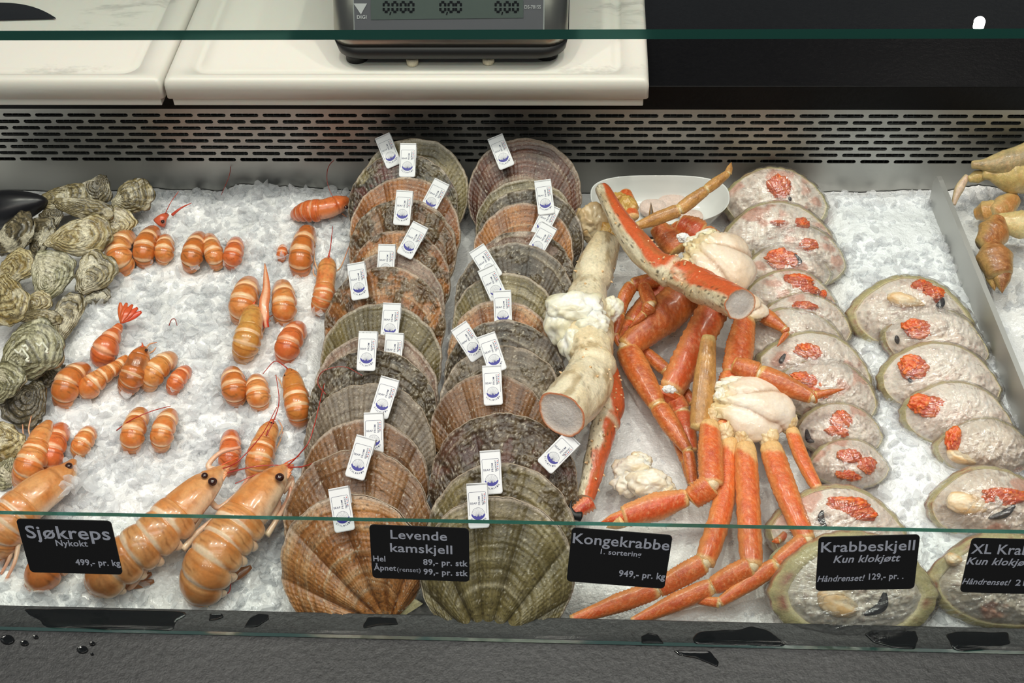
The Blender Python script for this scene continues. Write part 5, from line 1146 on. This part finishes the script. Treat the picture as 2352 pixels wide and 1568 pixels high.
# ------------------------------------------------------------------ wrapped stuffed crab shells
def stuffed(cx, top, hw, roll, e, seed, label, grp, roe=None, meat=None, dark=None, open_=False, inner=.95, fill=(C(255, 240, 228), C(246, 224, 210)), lump=.008, ratio=.62, fade=0., skew=.28):
    er = math.radians(e); u0 = np.array([0, math.cos(er), math.sin(er)]); n0 = np.array([0, -math.sin(er), math.cos(er)]); x0 = np.array([1., 0, 0])
    rho = math.radians(roll); a = .07
    for _ in range(4):
        b = a*ratio; T = P(cx, top, 2*b*math.sin(er-math.radians(4))+.002); ctr = T-u0*b; a = hw*mpp(ctr)
    X = x0*math.cos(rho)+u0*math.sin(rho); Y = -x0*math.sin(rho)+u0*math.cos(rho); fr = (X, Y, n0)
    t_ = thing('stuffed_crab_shell', label, 'crab shell', tuple(ctr-n0*b*.5-u0*b*.3), grp)
    m = 160; th = np.linspace(0, 2*np.pi, m, endpoint=False)
    def outl(k, cren=0.):
        c_, s_ = np.cos(th), np.sin(th)
        r = 1/(np.abs(c_)**2.25+np.abs(s_)**2.25)**(1/2.25)
        x = a*r*c_; y = b*r*s_; x = x*(1-skew*np.clip(y/b, -1, 1)*(y > 0)-.10*(y < 0)*np.clip(-y/b, 0, 1)); y = y-b*.10*(np.abs(x)/a)**2
        q = 1+.02*fbm(np.column_stack([c_*2+seed, s_*2, 0*c_]), 3)+cren*np.abs(np.sin(th*11+seed))
        return np.column_stack([x, y])*(k*q)[:, None]
    Ls, Cs = [], []
    def add(k, z, col, cren=0.): Ls.append(np.column_stack([outl(k, cren), np.full(m, z)])); Cs.append(col)
    nz = fbm(np.column_stack([np.cos(th)*4+seed, np.sin(th)*4, 0*th]), 3)[:, None]
    ye, br, gr = C(210, 198, 144), C(164, 92, 64), C(160, 142, 108)
    add(inner-.005, .001, np.repeat([C(232, 222, 180)], m, 0)); add(inner+.005, .0025, np.repeat([C(226, 214, 170)], m, 0)); add(inner*.6+.4*.98, .0015, lerp(ye, C(176, 112, 88), .1+1.2*nz[:, 0])); add(.99, -.0025, ye*(1+.2*nz)*.95, .02); add(1.01, -.006, lerp(ye, br, .3+nz[:, 0]), .022); add(1.02, -.010, lerp(br, gr, .3+nz[:, 0]), .025); add(1.0, -.017, lerp(br, ye, .5+nz[:, 0]), .01)
    for k, z in ((.88, -.026), (.68, -.034), (.35, -.039), (.01, -.040)): add(k, z, lerp(C(176, 120, 84), C(150, 130, 90), .5+nz[:, 0]))
    mk('shell', local(fr, np.vstack(Ls), ctr), gf(len(Ls), m, True), m_crab, t_, cols=np.vstack(Cs))
    # filling
    nr = 44; r = np.linspace(0, 1, nr)[:, None]; o = outl(inner)
    x = r*o[None, :, 0]; y = r*o[None, :, 1]; dm = (lump+.012)*(1-r**2.6)+.001
    z1 = fbm(stk([x*60+seed, y*60, 0*x], -1), 4); z2 = fbm(stk([x*220+seed, y*220, 0*x], -1), 3); z3 = fbm(stk([x*500+seed, y*240, 0*x+3], -1), 3)
    z = dm*(1+.18*z1)+.0016*z2*sst(1, .9, r)+.0007*z3
    c = lerp(fill[0], fill[1], .35+.8*z1); c = lerp(c, C(244, 236, 226), sst(.1, .6, z3)*.6); c = lerp(c, C(150, 120, 106), sst(.45, .8, z2)*.5); c = lerp(c, C(214, 120, 84), sst(.5, .8, fbm(stk([x*40+seed, y*40, 0*x+8], -1), 3))*.5)
    mk('crab_filling', local(fr, stk([x, y, z], -1).reshape(-1, 3), ctr), gf(nr, m, True), m_meat, t_, cols=c.reshape(-1, 3))
    def hz(px, py, up=.0):
        q = hitp(px, py, ctr+n0*(lump+.010+up), n0); l = np.array([(q-ctr)@X, (q-ctr)@Y]); rr = min(1, math.hypot(l[0]/a, l[1]/b)); return ctr+X*l[0]+Y*l[1]+n0*((lump+.012)*(1-rr**2.6)+up)
    s = mpp(ctr)
    if roe:
        for (px, py, rx, ry) in (roe if isinstance(roe, list) else [roe]):
            c0 = hz(px, py, .0); V, f, D = ellipsoid((0, 0, 0), (1, 1, 1), None, 44, 72); z1 = fbm(D*1.5+seed+px, 3); z2 = fbm(D*6+seed, 4); D = D*(1+.22*z1+.13*z2)[:, None]
            cc = lerp(C(214, 78, 34), C(234, 128, 62), .4+1.1*z2); V = c0+D[:, :1]*rx*s*X+D[:, 1:2]*ry*s*Y+D[:, 2:3]*.0058*n0
            o_ = mk('roe', V, f, m_crab, t_, cols=cc); o_['label'] = 'bright orange lump of roe'
    if meat:
        (px, py, rx, ry, ang) = meat; c0 = hz(px, py, .001); V, f, D = ellipsoid((0, 0, 0), (1, 1, 1), None, 40, 60); z1 = fbm(D*1.6+seed, 3); g_ = np.clip(D[:, 0], -1, 1); D = D*(1+.1*z1)[:, None]; D[:, 1] *= (1-.25*g_)
        ca, sa = math.cos(math.radians(ang)), math.sin(math.radians(ang)); e1 = X*ca+Y*sa; e2 = -X*sa+Y*ca
        V = c0+D[:, :1]*rx*s*e1+D[:, 1:2]*ry*s*e2+D[:, 2:3]*.008*n0; cc = lerp(C(240, 222, 192), C(226, 186, 134), .3+.9*z1+.3*(D[:, 1] < 0)); o_ = mk('claw_meat', V, f, m_soft, t_, cols=cc); o_['label'] = 'smooth cream piece of claw meat'
    if dark:
        q = np.array([hz(x_, y_, .004) for x_, y_ in dark[0]]); q = smooth_path(q, 20); w = dark[1]*s*np.sin(np.linspace(.35, 2.9, 20)); V, f, _, _ = tube(q, w, w*.6, n0, 14); o_ = mk('claw_tip', V, f, pmat('dark_tip', C(40, 38, 42), .35), t_); o_['label'] = 'dark claw tip'
    # film
    m0 = m; m = 420; th = np.linspace(0, 2*np.pi, m, endpoint=False); o2 = outl(1.045); nr = 60; r = np.linspace(0, 1, nr)[:, None]; x = r*o2[None, :, 0]; y = r*o2[None, :, 1]
    wr = fbm(stk([np.cos(th)*6+seed, np.sin(th)*6, 0*th], -1), 4)[None]; wr2 = fbm(stk([np.cos(th)*22+seed, np.sin(th)*22, 0*th], -1), 2)[None]
    di = fbm(stk([(x*.9+y*.4)*40+seed, (y*.9-x*.4)*260, 0*x], -1), 3)
    top_ = (lump+.0175)*(1-r**3.2)+.0015
    thm = th[None]; dirn = seed*2.1
    st1 = fbm(stk([(x*math.cos(dirn)+y*math.sin(dirn))*18, (-x*math.sin(dirn)+y*math.cos(dirn))*150+seed, 0*x+2], -1), 3)
    wr3 = fbm(stk([np.cos(thm)*17+seed, np.sin(thm)*17, r*1.2], -1), 3)
    z = top_+(.0018*wr*r**2+.0010*wr2*r**2+.0006*di*(1-r**4)+.0024*(1-np.abs(st1))**6*(1-r**3)+.0026*(1-np.abs(wr3))**6*sst(.25, .95, r)-.0006); z[-1] = -.012
    mk('cling_film', local(fr, stk([x, y, z], -1).reshape(-1, 3), ctr), gf(nr, m, True), m_film, t_)
    return t_
GK, GM = 'wrapped crab shells in the left column', 'wrapped crab shells in the right column'
gy = (C(252, 238, 226), C(232, 214, 200))
stuffed(1782, 384, 122, -4, 42, 1, 'topmost wrapped crab shell at the back, round orange roe in its centre', GK, (1790, 430, 27, 26), dark=([(1812, 452), (1816, 462)], 4), fill=gy)
stuffed(1786, 462, 130, 0, 42, 2.2, 'wrapped crab shell second from the back of the left column, thin roe at its right', GK, [(1842, 514, 18, 14), (1786, 512, 18, 6)], fill=gy)
stuffed(1838, 514, 112, -12, 42, 3.1, 'wrapped crab shell with a small orange patch, behind the one with square roe', GK, (1856, 562, 22, 14), fill=gy)
stuffed(1812, 556, 98, -4, 42, 4.4, 'wrapped crab shell with a large squarish roe patch beside the upper crab shoulder', GK, (1796, 596, 34, 24), dark=([(1826, 582), (1838, 600), (1832, 606)], 4))
stuffed(1818, 618, 108, -8, 42, 5.3, 'wrapped crab shell with scattered orange flecks in the middle of the left column', GK, [(1836, 645, 30, 16), (1858, 664, 22, 10), (1892, 676, 8, 12)])
stuffed(1852, 672, 108, -10, 42, 6.6, 'wrapped crab shell with a slanted orange strip along its top edge', GK, (1848, 702, 26, 11))
stuffed(1826, 706, 122, -8, 42, 7.2, 'very glossy wrapped crab shell without roe beside the thin hooked crab leg', GK, None, fill=gy)
stuffed(1876, 762, 134, -14, 42, 8.7, 'wrapped crab shell with orange roe and a dark tip behind the long dark orange leg', GK, (1858, 806, 30, 17), dark=([(1805, 812), (1796, 828), (1798, 834)], 6), fill=gy)
stuffed(1900, 822, 122, -14, 42, 9.5, 'wrapped crab shell lying under the long leg that points right', GK, [(1850, 872, 36, 16), (1878, 905, 30, 12)], fill=gy)
stuffed(1930, 924, 100, -6, 40, 10.1, 'wrapped crab shell with heaped dark orange roe right of the lower crab shoulder', GK, [(1932, 962, 24, 20), (1922, 990, 26, 14)], dark=([(1856, 985), (1862, 1008), (1874, 1014)], 7), fill=gy)
stuffed(1952, 1006, 92, -4, 40, 11.4, 'wrapped crab shell with a big broken heap of roe right of the bent crab leg', GK, [(1950, 1048, 26, 16), (1990, 1068, 20, 20), (1948, 1090, 30, 14)], fill=gy)
stuffed(1925, 1116, 160, -2, 42, 12.2, 'wide wrapped crab shell with shredded roe and a curved dark tip just behind the glass', GK, [(1952, 1160, 42, 20), (1985, 1180, 28, 16)], dark=([(1890, 1172), (1886, 1192), (1898, 1212)], 8), fill=gy)
stuffed(1962, 1226, 190, 0, 46, 13.6, 'frontmost crab shell of white shredded meat behind the Krabbeskjell card', GK, None, meat=(1925, 1385, 50, 30, -20), dark=([(2032, 1360), (2024, 1392), (1985, 1412)], 12), fill=(C(240, 230, 216), C(208, 196, 176)), ratio=.66, inner=.80)
stuffed(2092, 632, 142, -4, 40, 14.3, 'wide wrapped crab shell at the back of the right column, roe at its upper right', GM, [(2122, 655, 22, 14), (2145, 675, 26, 17)], inner=.90, meat=(2078, 690, 42, 16, -8), dark=([(2168, 684), (2162, 698), (2150, 702)], 8), lump=.012)
stuffed(2150, 704, 124, -12, 40, 15.2, 'wrapped crab shell with a torn triangular roe patch second in the right column', GM, (2106, 756, 32, 22), dark=([(2064, 768), (2068, 788)], 6), lump=.010)
stuffed(2160, 784, 140, -6, 40, 16.8, 'wrapped crab shell with a round orange roe disc third in the right column', GM, (2102, 846, 34, 26), dark=([(2088, 868), (2096, 878)], 5))
stuffed(2200, 874, 128, -8, 40, 17.1, 'wrapped crab shell with rust coloured roe at its left fourth in the right column', GM, (2134, 932, 38, 25))
stuffed(2262, 958, 112, -4, 40, 18.5, 'wrapped crab shell with white meat and upright red roe near the right edge', GM, (2196, 1012, 20, 30), meat=(2215, 1052, 36, 14, -14), lump=.013, fill=(C(240, 226, 210), C(222, 204, 186)))
stuffed(2275, 1072, 140, -4, 42, 19.9, 'wrapped crab shell with long cream claw meat and red roe behind the XL card', GM, (2306, 1142, 46, 20), meat=(2225, 1158, 52, 24, -4), dark=([(2330, 1160), (2305, 1180), (2270, 1190)], 9), lump=.013, fill=(C(240, 226, 210), C(222, 204, 186)))
stuffed(2318, 1226, 178, -4, 46, 20.7, 'frontmost crab shell at the right edge below the XL card', GM, None, meat=(2200, 1290, 20, 14, 0), fill=(C(240, 228, 212), C(210, 196, 176)), ratio=.62, lump=.012, inner=.88)
# empty shell under the crab leg
def empty_shell():
    p = P(1850, 1275, .03); s = mpp(p); t_ = thing('empty_crab_shell', 'pale empty crab shell edge peeking out behind the frontmost stuffed shell', 'crab shell', tuple(p-[0, 0, .03]))
    V, f, D = ellipsoid((0, 0, 0), (1, 1, 1), None, 20, 40); D = D*(1+.06*fbm(D*2+3, 3))[:, None]; n = np.array([0, -.6, .8]); X = np.array([.95, .2, .15]); X /= np.linalg.norm(X); Y = np.cross(n, X)
    mk('shell', local((X, Y, n), D*np.array([90*s, 40*s, .012]), p), f, m_crab, t_, cols=lerp(C(186, 178, 150), C(150, 150, 110), .5+fbm(D*3, 3)))
empty_shell()
# ------------------------------------------------------------------ brown crab claws right of the divider
BC = dict(o=C(176, 112, 58), d=C(128, 70, 36), c=C(214, 190, 130), u=C(206, 176, 110)); BY = dict(o=C(206, 182, 116), d=C(176, 142, 84), c=C(216, 200, 150), u=C(212, 196, 140))
def bclaw(label, parts, cat='crab claw', nm='brown_crab_claw'):
    t_ = thing(nm, label, cat, tuple(P(*parts[0][1][:3])-[0, 0, .02]), 'brown crab claws right of the divider')
    for (name, a, b, wa, wm, wb, pal, tip, bow) in parts:
        V, f, c = leg_seg(a, b, wa, wm, wb, pal, bow=bow, tip=tip, joint=False, spines=0, flat=.85); mk(name, V, f, m_crab, t_, cols=c)
    return t_
bclaw('large smooth yellow crab claw at the top right above the ice', [('palm', (2258, 398, .06), (2390, 388, .06), 30, 92, 96, BY, False, 14), ('wrist', (2225, 412, .05), (2262, 400, .055), 18, 30, 26, BY, False, 0)])
bclaw('grey speckled crab claw behind the large yellow one at the top right', [('palm', (2232, 378, .07), (2392, 350, .08), 22, 62, 70, dict(BY, o=C(172, 150, 106), d=C(120, 106, 78)), False, 20)])
bclaw('orange tan crab leg joint between the yellow claw and the brown knuckle', [('segment', (2240, 492, .02), (2290, 480, .035), 30, 52, 44, dict(BY, o=C(206, 150, 84)), False, 0), ('segment', (2285, 492, .035), (2330, 456, .035), 44, 56, 40, dict(BY, o=C(200, 138, 78)), False, 0)], 'crab leg', 'brown_crab_limb')
bclaw('bent brown crab claw with a shiny knuckle and pincers pointing to the front', [('arm', (2390, 520, .05), (2290, 510, .05), 60, 66, 44, dict(BY, o=C(222, 204, 148), d=C(196, 164, 100)), False, 0), ('knuckle', (2292, 502, .055), (2258, 562, .05), 44, 74, 50, BC, False, -14), ('palm', (2278, 556, .05), (2298, 632, .045), 44, 84, 62, dict(BC, o=C(172, 114, 64)), False, 6), ('fixed_finger', (2278, 620, .04), (2284, 668, .03), 40, 30, 4, dict(BC, o=C(196, 156, 90)), True, 0), ('moving_finger', (2304, 616, .046), (2302, 674, .034), 46, 38, 6, dict(BC, o=C(148, 96, 56)), True, 4)])
bclaw('pale broken crab leg end hanging over the ice beside the divider', [('segment', (2222, 404, .05), (2190, 470, .03), 16, 22, 12, dict(BY, o=C(214, 190, 170), d=C(200, 170, 150)), False, 8)], 'crab leg', 'brown_crab_limb')
# ------------------------------------------------------------------ ice
def inpoly(x, y, poly):
    r = np.zeros(len(x), bool); n = len(poly)
    for i in range(n):
        x1, y1 = poly[i]; x2, y2 = poly[(i+1) % n]
        c = ((y1 > y) != (y2 > y)) & (x < (x2-x1)*(y-y1)/(y2-y1+1e-9)+x1); r ^= c
    return r
def W(px, py): return P(px, py)[:2]
def wpoly(pp): return [tuple(W(*q)) for q in pp]
LEFT = wpoly([(300, 432), (560, 425), (830, 440), (820, 560), (760, 700), (735, 850), (715, 960), (700, 1060), (660, 1180), (645, 1420), (-250, 1420), (-250, 1130), (30, 1120), (110, 1000), (140, 800), (190, 680), (255, 590), (270, 500)])
RIGHT = wpoly([(1895, 445), (2165, 440), (2270, 640), (2345, 880), (2400, 1440), (2150, 1440), (2050, 1200), (1985, 1000), (2010, 860), (1960, 800), (1930, 660), (1905, 540)])
FAR = wpoly([(2185, 430), (2500, 430), (2700, 900), (2400, 900)])
MID = wpoly([(1300, 500), (1900, 500), (2000, 1440), (1300, 1440)])
def side_mask(x, y, poly, n=0): return inpoly(x, y, poly)
dy = .0019; xs = np.arange(-.9, .9, .0021); ys = np.arange(.002, YP-.001, dy)
gx, gy_ = np.meshgrid(xs, ys); X_, Y_ = gx.ravel(), gy_.ravel()
inl = inpoly(X_, Y_, LEFT).astype(float); inr = inpoly(X_, Y_, RIGHT).astype(float); inf = inpoly(X_, Y_, FAR).astype(float)
def blur(a, k):
    a = a.reshape(gx.shape).copy()
    for ax in (0, 1):
        for _ in range(2):
            cs = np.cumsum(np.concatenate([np.repeat(np.take(a, [0], ax), k+1, ax), a, np.repeat(np.take(a, [-1], ax), k, ax)], ax), ax)
            n_ = a.shape[ax]; hi = np.take(cs, np.arange(2*k+1, 2*k+1+n_), ax); lo = np.take(cs, np.arange(0, n_), ax); a = (hi-lo)/(2*k+1)
    return a.ravel()
ml, mr, mf = blur(inl, 5), blur(inr, 6), blur(inf, 4)
lo = fbm(np.column_stack([X_*9, Y_*9, 0*X_+2]), 3); md = fbm(np.column_stack([X_*38, Y_*38, 0*X_+5]), 4); hi_ = np.abs(fbm(np.column_stack([X_*120, Y_*120, 0*X_+1]), 4))
amp = .35+1.0*ml+.5*mr+.8*mf
Z_ = ICE0+AL*Y_+(-.010*(1-ml)*(1-mr)*(1-mf)+.006*mr)+amp*(.004*lo+.0028*md+.0012*hi_)
fr_ = sst(.035, .0, Y_); Z_ = Z_-fr_*.004
# bare pan at the very front between the scallops and crab legs
bx0, bx1 = W(930, 1400)[0], W(1480, 1400)[0]; bare = sst(.06, .0, Y_)*sst(bx0-.02, bx0+.02, X_)*sst(bx1+.02, bx1-.02, X_); Z_ = Z_-bare*.05
cI = lerp(C(222, 222, 222), C(238, 238, 239), .5+.9*md+.3*ml); cI = lerp(cI, C(240, 244, 247), mr)
bed = mk('crushed_ice', np.column_stack([X_, Y_, Z_]), gf(len(ys), len(xs)), m_snow, None, cols=cI)
tag(bed, 'bed of crushed ice filling the steel pan under all the seafood', 'ice', None, 'stuff')
import bmesh
def base_lumps(k, fl):
    bm = bmesh.new(); bmesh.ops.create_icosphere(bm, subdivisions=2, radius=1.); V = np.array([v.co[:] for v in bm.verts]); Fc = np.array([[v.index for v in f.verts] for f in bm.faces]); bm.free()
    out = []
    for i in range(k):
        rg = np.random.default_rng(i+5); v = V.copy()
        for _ in range(9):       # clip by random planes: chunky facets
            n = rg.normal(size=3); n /= np.linalg.norm(n); d = rg.uniform(.38, .75); s = v@n; v = v-np.outer(np.maximum(s-d, 0), n)
        v *= np.array([1, rg.uniform(.6, .95), rg.uniform(*fl)])*(1+.08*fbm(V*2+i, 2))[:, None]
        out.append(v)
    return out, Fc
BL, BF = base_lumps(16, (.3, .75))
def lumps(lst, name, parent, seed):
    rg = np.random.default_rng(seed); Vs, Fs, n = [], [], 0
    for p, s in lst:
        v = BL[rg.integers(16)]; q = rg.normal(size=4); q /= np.linalg.norm(q); w, x, y, z = q
        R = np.array([[1-2*(y*y+z*z), 2*(x*y-z*w), 2*(x*z+y*w)], [2*(x*y+z*w), 1-2*(x*x+z*z), 2*(y*z-x*w)], [2*(x*z-y*w), 2*(y*z+x*w), 1-2*(x*x+y*y)]])
        Vs.append(v@R.T*s+p); Fs.append(BF+n); n += len(v)
    V = np.vstack(Vs); o = mk(name, V, np.vstack(Fs), m_ice, parent, smooth=False, cols=np.repeat([C(252, 252, 253)], len(V), 0)); o['kind'] = 'stuff'; return o
def zice(x, y):
    i = np.clip(((y-ys[0])/dy).astype(int), 0, len(ys)-1); j = np.clip(((x-xs[0])/.0021).astype(int), 0, len(xs)-1); return Z_.reshape(gx.shape)[i, j]
def scatter(poly, n, smin, smax, sink, seed, keep=None):
    rg = np.random.default_rng(seed); pa = np.array(poly); out = []
    while len(out) < n:
        x = rg.uniform(pa[:, 0].min(), pa[:, 0].max(), n); y = rg.uniform(pa[:, 1].min(), pa[:, 1].max(), n)
        ok = inpoly(x, y, poly) & (y > .006) & (y < YP-.006) & (np.abs(x) < .88)
        cl = fbm(np.column_stack([x*14, y*14, 0*x+seed]), 3); ok &= cl > rg.uniform(-1.1, .9, n)
        z = zice(x, y)
        for a, b, c, o in zip(x, y, z, ok):
            if o and (keep is None or keep(a, b, rg)):
                s = smin+(smax-smin)*rg.random()**2.2; out.append((np.array([a, b, c+s*sink*rg.uniform(.2, 1)]), s))
    return out[:n]
top_r = W(2000, 560)[1]
L_ = scatter(LEFT, 4300, .003, .0125, .35, 1)+scatter(RIGHT, 1500, .0028, .011, .3, 2, lambda a, b, r: b < top_r or b > top_r+.06 or r.random() < .25)+scatter(FAR, 900, .004, .010, .4, 3)+scatter(MID, 500, .002, .005, .0, 4)+CH
# bigger flakes the photo shows
for (x, y, s) in ((175, 925, .017), (200, 940, .012), (160, 1010, .012), (215, 1140, .014), (165, 1150, .012), (330, 1095, .014), (100, 1370, .016), (75, 1345, .012), (330, 1330, .016), (330, 1370, .012), (270, 1345, .014), (560, 985, .012), (500, 935, .012), (2060, 960, .016), (2090, 1000, .016), (2110, 1060, .013), (2140, 940, .012), (2030, 1130, .013), (2080, 1150, .012), (1975, 1120, .012), (2330, 600, .014), (2340, 660, .014), (2310, 460, .016), (60, 1180, .012), (150, 820, .015), (380, 505, .014), (640, 1160, .01), (540, 460, .012), (600, 470, .012), (470, 1020, .013), (690, 1010, .012)):
    L_.append((P(x, y, .004), s))
for (x, y, h, s) in ((172, 1078, .028, .011), (186, 1092, .024, .012), (160, 1098, .036, .010), (148, 1112, .040, .010), (176, 1112, .028, .012), (192, 1066, .016, .012), (150, 1132, .036, .010), (205, 1110, .014, .013)):
    L_.append((P(x, y, h), s))
lumps(L_, 'ice_lumps', bed, 9)
# ------------------------------------------------------------------ lights
def area(name, loc, tgt, sx, sy, power, col):
    l = bpy.data.lights.new(name, 'AREA'); l.shape = 'RECTANGLE'; l.size = sx; l.size_y = sy; l.energy = power; l.color = col
    o = bpy.data.objects.new(name, l); COL.objects.link(o); o.location = loc; d = Vector(tgt)-Vector(loc); o.rotation_euler = d.to_track_quat('-Z', 'Y').to_euler(); return o
def spot(name, loc, tgt, power, rad=.03, ang=70, col=(1, .93, .82)):
    l = bpy.data.lights.new(name, 'SPOT'); l.energy = power; l.shadow_soft_size = rad; l.spot_size = math.radians(ang); l.spot_blend = .6; l.color = col
    o = bpy.data.objects.new(name, l); COL.objects.link(o); o.location = loc; d = Vector(tgt)-Vector(loc); o.rotation_euler = d.to_track_quat('-Z', 'Y').to_euler(); return o
area('ceiling_panel', (0, .25, 2.0), (0, .2, 0), 2.2, .5, 17, (1, .96, .9))
area('aisle_panel', (0, -.75, 2.3), (0, .2, 0), 2.4, .5, 21, (1, .97, .92))
for x in (-1.3, -.65, 0., .65, 1.3): spot('aisle_spot', (x, -1.5, 2.25), (x*.5, .2, 0), 14, .06, 60)
_q = PZ(2250, 50, q_shelf); _d = ray(2250, 50)*np.array([1, 1, -1]); _p = _q+_d*((2.35-_q[2])/_d[2]); spot('ceiling_spot', tuple(_p), (_p[0]*.6, .4, 0), 10, .017, 60)
for i, x in enumerate((-.9, -.3, .35, 1.0)): spot('ceiling_spot', (x, .45-.1*(i % 2), 1.9), (x*.5, .25, 0), 27, .03)
w = bpy.data.worlds.new('world'); sc.world = w; w.use_nodes = True
w.node_tree.nodes['Background'].inputs[0].default_value = (.75, .78, .85, 1); w.node_tree.nodes['Background'].inputs[1].default_value = .13
sc.view_settings.view_transform = 'Standard'; sc.view_settings.look = 'None'; sc.view_settings.gamma = 1; sc.view_settings.exposure = -.05; sc.view_settings.use_curve_mapping = False
sc.cycles.transparent_max_bounces = 12; sc.cycles.max_bounces = 5; sc.cycles.diffuse_bounces = 3; sc.cycles.glossy_bounces = 3; sc.cycles.transmission_bounces = 4; sc.cycles.use_adaptive_sampling = True; sc.cycles.adaptive_threshold = .06; sc.cycles.caustics_reflective = False; sc.cycles.caustics_refractive = False; sc.cycles.use_denoising = True
